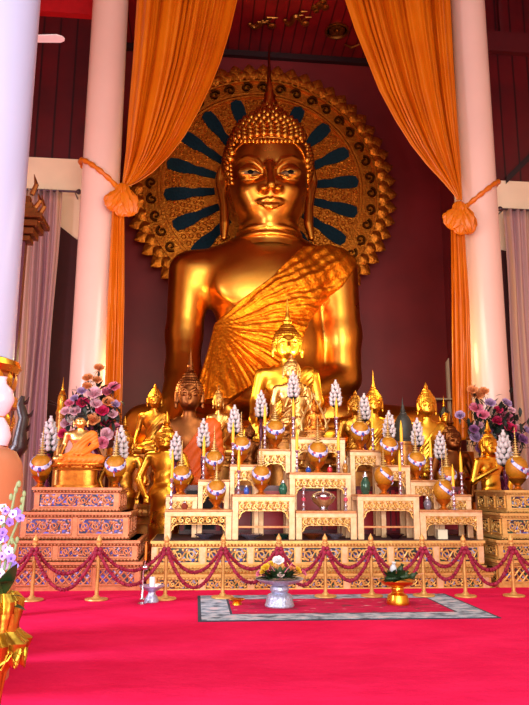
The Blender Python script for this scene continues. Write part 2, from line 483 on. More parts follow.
obj('rim', MB().lathe([(.30, 0), (.32, -.05), (.27, -.06), (.25, 0)], 32), OG, t)
m = MB().ball((0, 0, -.03), (.06, .06, .03))
for k in range(10):
    a = 2*PI*k/10; m.ball((.14*math.cos(a), .14*math.sin(a), -.02), (.075, .075, .02), 8, 5)
obj('petals', m, OG, t)
m = MB()
p = floor_at(320, 5, ZN)
for dx, dy, r in [(0, 0, .14), (.14, .05, .11), (-.12, .08, .1), (.05, -.14, .1), (-.06, .2, .08)]:
    m.ball((p.x+dx, p.y+dy, ZN-.02), (r, r, .035), 10, 5)
tag(obj('ceiling_cloud_relief', m, OG), 'small gilded cloud relief on the ceiling at the top edge', 'ornament', None, 'thing')
p = floor_at(352, 44, ZN)
m = MB().tube([(p.x-.2, p.y, ZN-.03), (p.x, p.y+.1, ZN-.04), (p.x+.2, p.y-.05, ZN-.03)], [.02, .04, .015], 6)
tag(obj('ceiling_leaf_relief', m, OG), 'faint gilded leaf relief on the ceiling beside the right drape', 'ornament', None, 'thing')

# ================================================================== the halo
YH = 16.3
hc = at(262.5, 189, YH); hm = mpp(hc)*1.045
halo = thing('halo', 'large round gilded halo with dark blue rays behind the seated statue', 'halo', hc)
def dring(m, r0, r1, d0, d1, n=96):
    prof = [(r0*hm, d0), (r0*hm, d1), (r1*hm, d1), (r1*hm, d0)]
    q = MB().lathe([(a, b) for a, b in prof], n)
    q.move(Matrix.Rotation(PI/2, 4, 'X')); m.merge(q)
m = MB()
q = MB().lathe([(.01, -.04), (123*hm, -.04), (123*hm, .03), (118*hm, .05), (.01, .05)], 96); q.move(Matrix.Rotation(PI/2, 4, 'X')); m.merge(q)
obj('disc', m, G_HALO, halo)
obj('wall_mount', MB().box(-.2, .2, .03, YB-YH-.001, -.2, .2).box(-.25, .25, .05, .2, -hc.z, -1.2), simple('mount_dark_wood', '#2a140c', .5), halo)
m = MB()
for r in (95, 98, 112, 115): dring(m, r-.9, r+.9, .03, .11)
dring(m, 42, 44, .03, .06)
obj('ring_moulding', m, G_HALO, halo)
# leaf border
def leaf_mesh(w, h, d):
    q = MB()
    def fn(u, v):
        x = (u-.5)*2
        ww = w*(math.sin(PI*min(1, .18+.82*v))**.8 if v < 1 else 0) * (1-.0*v)
        return (x*ww*.5, -d*(1-abs(x))*(1-v*.6)-.02-.03*math.sin(PI*v), v*h)
    q.grid(fn, 6, 8)
    q.add([(-w*.3, 0.02, 0), (w*.3, .02, 0), (w*.35, .02, h*.5), (0, .02, h), (-w*.35, .02, h*.5)], [(4, 3, 2, 1, 0)])
    return q
m = MB()
N1 = 56
for row, (rr, w, h, off) in enumerate([(114, 13.5, 17.5, 0), (113, 12.5, 11, .5)]):
    lf = leaf_mesh(w*hm, h*hm, .07)
    for k in range(N1):
        a = 2*PI*(k+off)/N1
        Mx = Matrix.Rotation(a, 4, 'Y') @ Matrix.Translation((0, -.05*row-.02, rr*hm))
        m.merge(lf, Mx)
obj('leaf_border', m, G_HALO, halo)
# dark scrolls between rings
_sg = gold('scroll_dark_gold', '#6a3c14', '#4a2408', .4, .5)
_sm = {}
for k in range(40):
    a = 2*PI*k/40
    if k > 1:
        put('scroll', _sm[k % 2], None, halo, rot=(0, a, 0)); continue
    pts = []
    for i in range(16):
        t_ = i/15*1.6*PI*1.4; r = (5.2-3.9*i/15)*hm
        sg = 1 if k % 2 else -1
        pts.append((r*math.cos(t_)*sg, -.09, 105*hm + r*math.sin(t_)))
    q = MB().tube(pts, [.03*(1-.5*i/15)+.012 for i in range(16)], 5)
    _sm[k] = q.mesh('scroll'); put('scroll', _sm[k], _sg, halo, rot=(0, a, 0))
# filigree
m = MB()
for k in range(72):
    a = 2*PI*(k+.5)/72
    for r in (60, 66, 72, 78, 84, 90):
        s_ = 2.0*r/80
        q = MB().tube([(s_*hm*math.cos(b_), -.06, r*hm+s_*hm*math.sin(b_)) for b_ in np.linspace(0, 2*PI, 7)], .014, 4, False)
        m.merge(q, Matrix.Rotation(a+(.04 if int(r/6) % 2 else 0), 4, 'Y'))
obj('filigree', m, G_HALO, halo)
BLUE = simple('dark_blue_glass', '#0c242e', .8, .0, .3, 20, .3, 50, Specular_IOR_Level=.15)
q = MB(); poly = [(-3.6, 46), (-5, 60), (-4.4, 66), (-7, 76), (-7.4, 86), (-6, 92), (0, 94), (6, 92), (7.4, 86), (7, 76), (4.4, 66), (5, 60), (3.6, 46)]
q.prism([(x*hm*.88, z*hm) for x, z in poly][::-1], -.085, -.03)
bme = q.mesh('blue_ray', False)
for k in range(18):
    put('blue_ray', bme, BLUE, halo, rot=(0, math.radians(-(7+20*k))+PI/2, 0))
# ================================================================== implicit bodies
def V3(p): return np.array([p[0], p[1], p[2]], dtype=np.float32)
def s_ell(P, c, r, ang=None):
    x, y, z = P[0]-c[0], P[1]-c[1], P[2]-c[2]
    if ang:
        ca, sa = math.cos(ang), math.sin(ang); x, z = x*ca+z*sa, -x*sa+z*ca
    k0 = np.sqrt((x/r[0])**2+(y/r[1])**2+(z/r[2])**2)
    k1 = np.sqrt((x/r[0]**2)**2+(y/r[1]**2)**2+(z/r[2]**2)**2)+1e-9
    return k0*(k0-1)/k1
def s_cap(P, a, b, ra, rb, fy=1.0):
    ax, ay, az = a; bx, by, bz = b[0]-ax, (b[1]-ay), b[2]-az
    x, y, z = P[0]-ax, (P[1]-ay), P[2]-az
    L = bx*bx+by*by+bz*bz+1e-9
    h = np.clip((x*bx+y*by+z*bz)/L, 0, 1)
    return np.sqrt((x-h*bx)**2+((y-h*by)*fy)**2+(z-h*bz)**2) - (ra+(rb-ra)*h)
def smin(a, b, k):
    if k <= 0: return np.minimum(a, b)
    h = np.clip(.5+.5*(b-a)/k, 0, 1)
    return b+(a-b)*h - k*h*(1-h)
def smax(a, b, k): return -smin(-a, -b, k)
def surfnet(f, lo, hi, vox):
    lo = np.array(lo, dtype=np.float32); hi = np.array(hi, dtype=np.float32)
    n = np.maximum(3, np.ceil((hi-lo)/vox).astype(int)+1)
    ax = [lo[i]+vox*np.arange(n[i], dtype=np.float32) for i in range(3)]
    P = [ax[0][:, None, None], ax[1][None, :, None], ax[2][None, None, :]]
    d = f(P); d = np.broadcast_to(d, tuple(n)).astype(np.float32)
    s = d < 0
    c = np.zeros(tuple(n-1), dtype=np.int8)
    for i in (0, 1):
        for j in (0, 1):
            for k in (0, 1):
                c += s[i:n[0]-1+i, j:n[1]-1+j, k:n[2]-1+k]
    act = (c > 0) & (c < 8)
    idx = np.argwhere(act)
    vid = -np.ones(act.shape, dtype=np.int64); vid[act] = np.arange(len(idx))
    acc = np.zeros((len(idx), 3)); cnt = np.zeros(len(idx))
    corners = [(0,0,0),(1,0,0),(0,1,0),(1,1,0),(0,0,1),(1,0,1),(0,1,1),(1,1,1)]
    edges = [(a, b) for a in range(8) for b in range(a+1, 8) if sum(abs(corners[a][q]-corners[b][q]) for q in range(3)) == 1]
    dv = [d[idx[:,0]+cc[0], idx[:,1]+cc[1], idx[:,2]+cc[2]] for cc in corners]
    for a, b in edges:
        da, db = dv[a], dv[b]; m = (da < 0) != (db < 0)
        t = np.where(m, da/(da-db+1e-12), 0)
        for q in range(3):
            acc[:, q] += np.where(m, corners[a][q]+(corners[b][q]-corners[a][q])*t, 0)
        cnt += m
    vs = (idx + acc/np.maximum(cnt, 1)[:, None])*vox + lo
    fs = []
    for axis in range(3):
        o1, o2 = (axis+1) % 3, (axis+2) % 3
        sl0 = [slice(None)]*3; sl1 = [slice(None)]*3
        sl0[axis] = slice(0, -1); sl1[axis] = slice(1, None)
        A, B = s[tuple(sl0)], s[tuple(sl1)]
        e = np.argwhere(A != B)
        e = e[(e[:, o1] > 0) & (e[:, o2] > 0) & (e[:, o1] < n[o1]-1) & (e[:, o2] < n[o2]-1)]
        if not len(e): continue
        def v(du, dw):
            q = e.copy(); q[:, o1] -= du; q[:, o2] -= dw
            return vid[q[:,0], q[:,1], q[:,2]]
        quad = np.stack([v(1,1), v(0,1), v(0,0), v(1,0)], 1)
        ins = A[e[:,0], e[:,1], e[:,2]]
        quad[~ins] = quad[~ins][:, ::-1]
        fs.append(quad)
    fs = np.concatenate(fs)
    fs = fs[(fs >= 0).all(1)]
    return vs, fs
def np_mesh(name, vs, fs):
    me = bpy.data.meshes.new(name)
    me.vertices.add(len(vs)); me.vertices.foreach_set('co', vs.astype(np.float32).ravel())
    me.loops.add(fs.size); me.loops.foreach_set('vertex_index', fs.astype(np.int32).ravel())
    me.polygons.add(len(fs)); me.polygons.foreach_set('loop_start', np.arange(0, fs.size, 4, dtype=np.int32))
    me.update(calc_edges=True); me.validate()
    me.polygons.foreach_set('use_smooth', [True]*len(me.polygons))
    return me
def sdf_mesh(name, f, lo, hi, vox): return np_mesh(name, *surfnet(f, lo, hi, vox))
def hit(f, px, py, t0=6.0):
    d = ray(px, py); t = t0
    for _ in range(90):
        p = CAM+d*t
        v = float(np.asarray(f([np.float32(p.x), np.float32(p.y), np.float32(p.z)])))
        if abs(v) < .002: break
        t += v*.8
        if t > 30: return None
    return CAM+d*t

# ================================================================== the large statue
YG = 14.6
_ref = at(268, 190, YG)
def q_(px, py, dy=0.0): return tuple(at(px, py, YG+dy))
def m_(px, py, dy=0.0): return mpp(at(px, py, YG+dy))
U = m_(268, 180)          # metres per pixel at the head
UB = m_(268, 300)
UL = m_(268, 410)
# --- head
hC = q_(268, 181)
def f_head0(P):
    d = s_ell(P, q_(268, 170), (39.5*U, 42*U, 44*U))
    d = smin(d, s_ell(P, q_(268.5, 195, -.15), (35.5*U, 33*U, 33*U)), .35)
    d = smin(d, s_cap(P, q_(269, 219, -.52), q_(269, 222, -.45), 10*U, 11*U), .38)
    return d
neckA, neckB = q_(269, 216, .05), q_(269, 262, .05)
def seg(f, pts, r, k=.02, sub=0):
    """a chain of capsules laid on the surface f through the picture points pts"""
    H = [hit(f, x, y) for x, y in pts]
    H = [h - ray(x, y)*sub for h, (x, y) in zip(H, pts)]
    return H
def chain(P, H, rs):
    d = None
    for i in range(len(H)-1):
        e = s_cap(P, H[i], H[i+1], rs[i], rs[i+1])
        d = e if d is None else np.minimum(d, e)
    return d
browL = seg(f_head0, [(233.5, 167), (239, 160.5), (248, 157), (257, 159.5), (263.5, 167)], 0)
browR = seg(f_head0, [(305.5, 167), (300, 160.5), (291, 157), (282, 159.5), (275.5, 167)], 0)
noseT, noseB = hit(f_head0, 269.5, 166), hit(f_head0, 270, 192)
fv = Vector((0, -1, 0))
ns = [noseT+fv*.03, noseB+fv*.25+Vector((0, 0, .05))]
alaL, alaR = hit(f_head0, 262.8, 190.5)+fv*.08, hit(f_head0, 277.7, 190.5)+fv*.08
lipU = seg(f_head0, [(256.5, 203.5), (262, 202), (267, 200.5), (270, 201.5), (273, 200.5), (279, 202), (285, 203.5)], 0, sub=.02)
lipL = seg(f_head0, [(259, 204.5), (265, 206.8), (270.5, 207.6), (276, 206.8), (282, 204.5)], 0, sub=.03)
lidL = seg(f_head0, [(237.5, 172), (244, 169.6), (251, 168.6), (257, 170), (262, 174.5)], 0)
lidR = seg(f_head0, [(303, 172), (296.5, 169.6), (289.5, 168.6), (283.5, 170), (278.5, 174.5)], 0)
llL = seg(f_head0, [(238, 172.5), (245, 176), (253, 177), (262, 174.5)], 0)
llR = seg(f_head0, [(302.5, 172.5), (295.5, 176), (287.5, 177), (278.5, 174.5)], 0)
earc = []
for sx, X0 in ((-1, 225), (1, 308)):
    earc.append([q_(X0, 176, .22), q_(X0+sx*4.5, 170, .25), q_(X0+sx*6, 182, .28), q_(X0+sx*1, 205, .22), q_(X0-sx*.5+sx*1, 224, .18), q_(X0+sx*(1 if sx < 0 else 3.5), 238, .15)])
def f_head(P):
    d = f_head0(P)
    d = smin(d, s_cap(P, neckA, neckB, 28*U, 31*U), .25)
    d = smin(d, s_cap(P, hit0['ckL'], hit0['ckL2'], 9*U, 8*U), .3)
    d = smin(d, s_cap(P, hit0['ckR'], hit0['ckR2'], 9*U, 8*U), .3)
    # eye sockets
    d = smax(d, -s_ell(P, sockL, (12.5*U, 3.4*U, 6.5*U)), .2)
    d = smax(d, -s_ell(P, sockR, (12.5*U, 3.4*U, 6.5*U)), .2)
    d = smin(d, s_ell(P, balL, (12*U, 6.2*U, 7.6*U)), .05)
    d = smin(d, s_ell(P, balR, (12*U, 6.2*U, 7.6*U)), .05)
    for H in (browL, browR): d = smin(d, chain(P, H, [.012, .03, .036, .036, .03]), .035)
    for H in (lidL, lidR): d = smin(d, chain(P, [h+fv*.0 for h in H], [.02, .035, .04, .035, .02]), .03)
    for H in (llL, llR): d = smin(d, chain(P, H, [.015, .025, .025, .015]), .03)
    d = smin(d, s_cap(P, ns[0], ns[1], 2.2*U, 4.4*U), .16)
    d = smin(d, s_ell(P, alaL, (3.5*U, 3.8*U, 2.3*U)), .12)
    d = smin(d, s_ell(P, alaR, (3.5*U, 3.8*U, 2.3*U)), .12)
    d = smin(d, chain(P, [h+fv*.07 for h in lipU], [.02, .05, .07, .06, .07, .05, .02]), .05)
    d = smin(d, chain(P, [h+fv*.08 for h in lipL], [.02, .06, .08, .06, .02]), .045)
    for z_ in (231, 237.5, 244):
        c = q_(269, z_, .05)
        r = 29*U if z_ < 235 else 31*U
        x, y, z = P[0]-c[0], P[1]-c[1], P[2]-c[2]
        tor = np.sqrt((np.sqrt(x*x+y*y)-r)**2+z*z)-.045
        d = smin(d, tor, .05)
    for E in earc:
        rs = [.05, .07, .085, .10, .11, .07]
        d = smin(d, chain(P, E[1:], rs[1:]), .05)
        d = smin(d, s_cap(P, E[0], E[3], .05, .06), .05)
    return d
hit0 = {}
hit0['ckL'] = hit(f_head0, 250, 190)-fv*.16; hit0['ckL2'] = hit(f_head0, 254, 200)-fv*.14
hit0['ckR'] = hit(f_head0, 289, 190)-fv*.16; hit0['ckR2'] = hit(f_head0, 285, 200)-fv*.14
sockL, sockR = hit(f_head0, 250.5, 173)+fv*.04, hit(f_head0, 290, 173)+fv*.04
balL, balR = hit(f_head0, 250.3, 170.8)-fv*.08, hit(f_head0, 290.2, 170.8)-fv*.08
bud = thing('seated_statue', 'giant gilded seated statue with orange-gold cloth sash, in front of the round halo', 'statue')
hx, hy, hz = hC
obj_head = put('head', sdf_mesh('head', f_head, (hx-1.25, hy-1.45, q_(268, 252)[2]), (hx+1.25, hy+1.15, q_(268, 118)[2]), .0165), G_BIG, bud)
# --- eyes
for pxs, pxi in (((238, 172.6, 245, 171.2, 251, 170.7, 256.5, 171.6, 261.5, 173.6, 252, 174.9, 245, 174.4), 250.5), ((302.5, 172.6, 295.5, 171.2, 289.5, 170.7, 284, 171.6, 279, 173.6, 288, 174.9, 295, 174.4), 290.5)):
    pts = list(zip(pxs[::2], pxs[1::2]))
    H = [hit(f_head, x, y)+fv*.012 for x, y in pts]
    cc = hit(f_head, sum(x for x, y in pts)/7, 172.8)+fv*.03
    m = MB(); m.add([cc]+H, [(0, i+1, (i+1) % 7+1) for i in range(7)])
    o = obj('eye_white', m, simple('eye_white_paint', '#6a523c', .8), bud); thicken(o, .01)
    ic = hit(f_head, pxi, 172.6)+fv*.035
    m = MB().ball(ic, (3.0*U, .03, 2.1*U), 20, 10)
    obj('iris', m, simple('iris_black', '#050304', .7, Specular_IOR_Level=.1), bud)
def proj(p):
    v = Vector(p)-CAM; z = v.dot(fwd)
    return CX+FPX*v.dot(right)/z, CY-FPX*v.dot(up)/z
# --- hair: cap, curls, top knot and flame
def f_cap(P):
    d = s_ell(P, q_(268, 166, .12), (43*U, 46*U, 42*U))
    d = smin(d, s_ell(P, q_(268.5, 139, .0), (31*U, 32*U, 22*U)), .3)
    d = smin(d, s_ell(P, q_(269, 122, .12), (14*U, 15*U, 15*U)), .3)
    X_, Z_ = q_(269, 177, -.75)[0], q_(269, 177, -.75)[2]
    fr = (((np.abs(P[0]-X_)/(38.5*U))**4+(np.abs(P[2]-Z_)/(36.5*U))**4)**.25-1)*37*U
    fr = np.maximum(fr, P[1]-q_(268, 170)[1]+.12)      # the bare forehead
    d = smax(d, -fr, .03)
    zc = q_(268, 196)[2]
    d = smax(d, zc-P[2], .05)
    return d
put('hair_cap', sdf_mesh('hair_cap', f_cap, (hx-1.1, hy-1.1, q_(268, 200)[2]), (hx+1.1, hy+1.3, q_(268, 100)[2]), .024), G_BIG, bud)
curl = MB().lathe([(1, -.3), (1.02, .1), (.92, .4), (.62, .72), (.3, 1.0), (.03, 1.2)], 8)
m = MB()
def cone_at(c, nrm, s_):
    z = nrm.normalized(); x = z.orthogonal().normalized(); y = z.cross(x)
    R = Matrix((x, y, z)).transposed().to_4x4(); R.translation = c
    m.merge(curl, R @ Matrix.Diagonal((s_, s_, s_*1.05, 1)))
def grad(f, p, e=.01):
    g = []
    for i in range(3):
        a = list(p); b = list(p); a[i] += e; b[i] -= e
        g.append(float(np.asarray(f([np.float32(v) for v in a])))-float(np.asarray(f([np.float32(v) for v in b]))))
    return Vector(g).normalized()
rows = 0
zlo, zhi = q_(268, 186)[2], q_(268, 104)[2]
z = zlo; ccx, ccy = q_(268, 166, .12)[0], q_(268, 166, .12)[1]
while z < zhi:
    # radius of the cap at this height, walked outward
    ang0 = (rows % 2)*.5
    rr0 = None
    for r in np.arange(.02, 1.2, .02):
        if float(np.asarray(f_cap([np.float32(ccx), np.float32(ccy+r), np.float32(z)]))) > 0: rr0 = r; break
    if rr0 is None: break
    n = max(3, int(2*PI*rr0/.155))
    for k in range(n):
        a = 2*PI*(k+ang0)/n
        dirv = Vector((math.cos(a), math.sin(a), 0))
        lo_, hi_ = 0.0, 1.3
        # from outside inwards to the first surface point
        t = 1.25
        ok = False
        while t > .02:
            p = Vector((ccx, ccy, z))+dirv*t
            v = float(np.asarray(f_cap([np.float32(p.x), np.float32(p.y), np.float32(p.z)])))
            if v < .004: ok = True; break
            t -= max(.004, v*.8)
        if not ok: continue
        # only where the bare forehead does not sit
        g = grad(f_cap, p)
        px, py = proj(p)
        if p.y < ccy and py > 139 and abs(px-269.5) < 37.5: continue
        cone_at(p, (g+Vector((0, -.05, .55))), .086)
    z += .115; rows += 1
# a neat row along the hairline
hl = [(230.5+.04*(i-6)**2, 183-4.2*i) for i in range(9)]+[(233.5, 144.5)]+[(237+4.05*i, 141.2) for i in range(17)]+[(305.5, 144.5)]+[(308.5-.04*(i-6)**2, 149.4+4.2*i) for i in range(9)]
for px, py in hl:
    a = math.atan2(183-py, 269-px)
    h = hit(lambda P: np.minimum(f_cap(P), f_head0(P)), px, py)
    if h: cone_at(h, Vector((-math.cos(a)*.5, -1, .5+.3*math.sin(a))), .05)
obj('hair_curls', m, G_BIG, bud, ang=60)
tp = Vector(q_(269.5, 112, .12))
def zz(py): return q_(269.5, py, .12)[2]-tp.z
m = MB().lathe([(6*U, 0), (7.5*U, zz(109)), (7.6*U, zz(104)), (5.5*U, zz(99)), (5.8*U, zz(96)), (3.8*U, zz(92)), (4*U, zz(90)), (2*U, zz(84)), (.01, zz(78))], 20, wob=lambda a, z: .16*math.sin(5*a+z*22))
_z = zz(103)
for k in range(7):
    a = -PI*k/6
    cone_in = MB().lathe([(.05, 0), (.06, .03), (.03, .1), (.002, .17)], 7)
    m.merge(cone_in, Matrix.Translation((6*U*math.cos(a), 6*U*math.sin(a), zz(109))) @ Matrix.Rotation(.25*math.cos(a), 4, 'Y') @ Matrix.Rotation(-.25*math.sin(a), 4, 'X'))
obj('top_knot', m, G_BIG, bud, loc=tp, ang=60)
m = MB().lathe([(1.2*U, zz(100)), (3.4*U, zz(92)), (2.6*U, zz(80)), (1.8*U, zz(68)), (1.2*U, zz(56)), (.01, zz(38))], 10, wob=lambda a, z: .15*math.sin(4*a+z*14))
obj('flame_finial', m, gold('dark_red_gold', '#8a3a18', '#5c2010', .35, .45), bud, loc=tp+Vector((0, .15, 0)))
# --- torso, arms and legs
def Bq(px, py, dy=0.0): return q_(px, py, dy)
def f_torso(P):
    d = s_ell(P, Bq(264, 288, .05), (60*UB, 34*UB, 44*UB))
    d = smin(d, s_cap(P, Bq(205, 271), Bq(322, 271), 20*UB, 20*UB), .5)
    d = smin(d, s_ell(P, Bq(270, 345, .05), (54*UB, 33*UB, 62*UB)), .4)
    d = smin(d, s_ell(P, Bq(274, 395, 0), (66*UL, 44*UL, 34*UL)), .4)
    d = smin(d, s_cap(P, Bq(222, 262), Bq(269, 243, .05), 11*UB, 22*UB), .35)
    d = smin(d, s_cap(P, Bq(316, 262), Bq(269, 243, .05), 11*UB, 22*UB), .35)
    d = smin(d, s_ell(P, Bq(238, 287, -.52), (20*UB, 6*UB, 15*UB)), .3)
    d = smin(d, s_ell(P, Bq(296, 287, -.52), (20*UB, 6*UB, 15*UB)), .3)
    return d
def f_body(P):
    d = f_torso(P)
    d = smin(d, s_cap(P, Bq(190, 272), Bq(184, 335, .05), 21*UB, 17.5*UB), .22)
    d = smin(d, s_cap(P, Bq(184, 335, .05), Bq(183, 372, -.25), 17.5*UB, 16.5*UB), .15)
    d = smin(d, s_cap(P, Bq(183, 372, -.25), Bq(172, 408, -1.05), 16.5*UL, 12*UL), .15)
    d = smin(d, s_cap(P, Bq(172, 408, -1.05), Bq(166, 425, -1.5), 12*UL, 10*UL), .1)
    d = smin(d, s_cap(P, Bq(337, 273), Bq(342, 335, .05), 21*UB, 19*UB), .22)
    d = smin(d, s_cap(P, Bq(342, 335, .05), Bq(343, 377, 0), 19*UB, 18*UB), .15)
    d = smin(d, s_cap(P, Bq(343, 380, 0), Bq(292, 402, -1.1), 17.5*UL, 11*UL), .12)
    # legs folded
    d = smin(d, s_cap(P, Bq(215, 424, -.1), Bq(146, 428, -.75), 27*UL, 21*UL), .25)
    d = smin(d, s_cap(P, Bq(146, 430, -.75), Bq(290, 440, -1.35), 21*UL, 13*UL), .2)
    d = smin(d, s_cap(P, Bq(325, 422, -.1), Bq(424, 426, -.75), 24*UL, 17*UL), .25)
    d = smin(d, s_cap(P, Bq(424, 428, -.75), Bq(270, 436, -1.25), 17*UL, 12*UL), .2)
    for k in range(4):                                                    # fingers over the shin
        x = 159+k*5
        d = smin(d, s_cap(P, Bq(x+2, 424, -1.5), Bq(x-1, 446-abs(k-1.5)*3, -1.62), 3.0*UL, 2.2*UL), .03)
    return d
blo = (at(112, 300, YG).x, YG-2.2, at(268, 470, YG-1.5).z); bhi = (at(462, 300, YG).x, YG+1.0, at(268, 238, YG).z)
put('body', sdf_mesh('body', f_body, blo, bhi, .036), G_BIG, bud)
# --- sash: a sheet of cloth offset from the body and cut to the diagonal outline
UP = [(302, 247), (268, 283), (240, 304), (222, 321), (214, 330)]
sash_poly = [(362, 250), (358, 264), (343, 286), (326, 300), (309, 322), (298, 350), (284, 368), (250, 390), (228, 405), (188, 405), (197, 388), (207, 355), (212, 335), (214, 326), (222, 318), (240, 303), (270, 281), (303, 247), (330, 242)]
SP = [(q_(x, y, -.5)[0], q_(x, y, -.5)[2]) for x, y in sash_poly]
def poly_sd(X, Z, poly):
    d = np.full(np.broadcast(X, Z).shape, 1e9, dtype=np.float32); s = np.ones(d.shape, dtype=np.float32)
    n = len(poly); j = n-1
    for i in range(n):
        xi, zi = poly[i]; xj, zj = poly[j]
        ex, ez = xj-xi, zj-zi; wx, wz = X-xi, Z-zi
        t = np.clip((wx*ex+wz*ez)/(ex*ex+ez*ez+1e-12), 0, 1)
        bx, bz = wx-ex*t, wz-ez*t
        d = np.minimum(d, bx*bx+bz*bz)
        c1 = Z >= zi; c2 = Z < zj; c3 = ex*wz > ez*wx
        flip = (c1 & c2 & c3) | (~c1 & ~c2 & ~c3)
        s = np.where(flip, -s, s); j = i
    return s*np.sqrt(d)
kx, kz = q_(216, 328, -.5)[0], q_(216, 328, -.5)[2]     # where the cloth is gathered
def f_sash(P):
    X, Y, Z = P
    pd = poly_sd(X, Z, SP)
    base = smin(smin(f_torso(P), s_cap(P, Bq(330, 271), Bq(339, 280), 22*UB, 21*UB), .3), s_cap(P, Bq(222, 325, -.25), Bq(226, 410, -1.0), 14*UB, 22*UB), .35)
    # folds radiate from the gather point
    ang = np.arctan2(Z-kz, X-kx); rad = np.sqrt((X-kx)**2+(Z-kz)**2)
    q = ang+.022*np.sin(rad*3+1)+.008*np.sin(rad*9+Z*5)
    w = np.sin(q*41+1.2*np.sin(rad*2))*.014+np.sin(q*23+rad*.7)*.018+.013*np.sin(q*83+rad*3)+.006*np.sin(X*21+Z*17)
    w = w*np.clip(rad/1.2, .15, 1.0)
    d = base-.085-w
    d = smax(d, pd, .03)
    d = np.maximum(d, Y-(YG+.55))
    return d
slo = (min(p[0] for p in SP)-.1, YG-1.9, min(p[1] for p in SP)-.1); shi = (max(p[0] for p in SP)+.1, YG+.6, max(p[1] for p in SP)+.1)
put('cloth_sash', sdf_mesh('cloth_sash', f_sash, slo, shi, .024), G_SASH, bud)
# --- throne below
zt = q_(268, 452, -1.0)[2]
tx0, tx1 = at(112, 440, YG-1).x, at(462, 440, YG-1).x
m = MB()
for (o_, z0, z1) in [(.0, zt-.3, zt+.02), (.15, zt-.5, zt-.3), (-.05, 0, zt-.5)]:
    m.box(tx0-o_, tx1+o_, YG-1.72-o_*.3, YG+.95, z0, z1)
o = obj('throne', m, G_BIG, bud, smooth=False); bevel(o, .06, 3)
# ================================================================== carved work
def spiral(m, cx, cz, r, a0, turns, sg, rad, y=0, n=16):
    pts = []
    for i in range(n):
        t = i/(n-1); a = a0+sg*turns*2*PI*t; rr = r*(1-.82*t)
        pts.append((cx+rr*math.cos(a), y, cz+rr*math.sin(a)))
    m.tube(pts, [rad*(1-.35*i/(n-1)) for i in range(n)], 5)
def scrollwork(w, h, n, rad, y=-.006):
    """a band of alternating leaf scrolls, centred, in the XZ plane"""
    m = MB(); c = w/n
    for i in range(n):
        x = -w/2+c*(i+.5); s = 1 if i % 2 else -1
        spiral(m, x, 0, min(c, h)*.42, PI/2*s, 1.15, s, rad, y)
        for k, (dx, dz) in enumerate([(-.36, .34), (.36, .34), (-.36, -.34), (.36, -.34)]):
            an = math.atan2(dz, dx)
            p = Vector((x+dx*c, y, dz*h)); q = p+Vector((math.cos(an+1.2*s)*c*.22, 0, math.sin(an+1.2*s)*h*.16))
            m.tube([p-(q-p)*.6, p, q], [rad*.5, rad*1.5, rad*.4], 5)
    m.tube([(-w/2+w*i/(n*4), y, h*.30*math.sin(i*PI/2+PI/4)) for i in range(n*4+1)], rad*.8, 5)
    return m
def lattice(w, h, n, rad, y=-.006):
    m = MB(); c = w/n
    for i in range(-1, n+1):
        for s in (1, -1):
            x0 = -w/2+c*i+(0 if s > 0 else c); x1 = x0+s*h*.9
            # clip to the panel
            def cl(xa, za, xb, zb):
                if xa > xb: xa, za, xb, zb = xb, zb, xa, za
                if xb <= -w/2 or xa >= w/2: return None
                if xa < -w/2: za += (zb-za)*(-w/2-xa)/(xb-xa); xa = -w/2
                if xb > w/2: zb = za+(zb-za)*(w/2-xa)/(xb-xa); xb = w/2
                return xa, za, xb, zb
            r = cl(x0, -h/2, x1, h/2)
            if r and abs(r[2]-r[0]) > .01: m.tube([(r[0], y, r[1]), (r[2], y, r[3])], rad, 4)
    return m
_cache = {}
def panel(parent, cx, y, cz, w, h, kind, frame_mat, mos, rotz=0, key=None, cell=.15, name='carved_panel'):
    """framed panel of mosaic glass (part) with gilded relief (sub-part)"""
    key = (round(w, 2), round(h, 2), kind, frame_mat.name, mos.name)
    if key not in _cache:
        m = MB().box(-w/2, w/2, -.004, .012, -h/2, h/2); a = m.mesh('mosaic_panel', False); a.materials.append(mos)
        f = .016
        q = MB()
        q.box(-w/2-f, w/2+f, -.02, .01, h/2, h/2+f).box(-w/2-f, w/2+f, -.02, .01, -h/2-f, -h/2)
        q.box(-w/2-f, -w/2, -.02, .01, -h/2, h/2).box(w/2, w/2+f, -.02, .01, -h/2, h/2)
        b = q.mesh('frame', False); b.materials.append(frame_mat)
        n = max(1, round(w/cell))
        r = scrollwork(w*.96, h*.92, n, .0125) if kind == 'scroll' else lattice(w, h, max(2, round(w/.085)), .0105)
        c = r.mesh('relief', True, 60); c.materials.append(frame_mat)
        _cache[key] = (a, b, c)
    a, b, c = _cache[key]
    p = put(name, a, None, parent, loc=(cx, y, cz), rot=(0, 0, rotz))
    put('panel_frame', b, None, p); put('relief', c, None, p)
    return p
def petal_row(m, x0, x1, y, z0, z1, step=.045, d=.02, axis=0):
    n = max(1, round((x1-x0)/step)); c = (x1-x0)/n
    for i in range(n):
        a = x0+c*i
        pts = [(a, z0), (a+c*.5, z0), (a+c, z0), (a+c*.86, (z0+z1)/2), (a+c*.5, z1), (a+c*.14, (z0+z1)/2)]
        ctr = (a+c*.5, (z0+z1)/2)
        if axis == 0: vs = [(u, y, w) for u, w in pts]+[(ctr[0], y-d, ctr[1])]
        else: vs = [(y, u, w) for u, w in pts]+[(y-d, ctr[0], ctr[1])]
        m.add(vs, [(k, (k+1) % 6, 6) for k in range(6)])

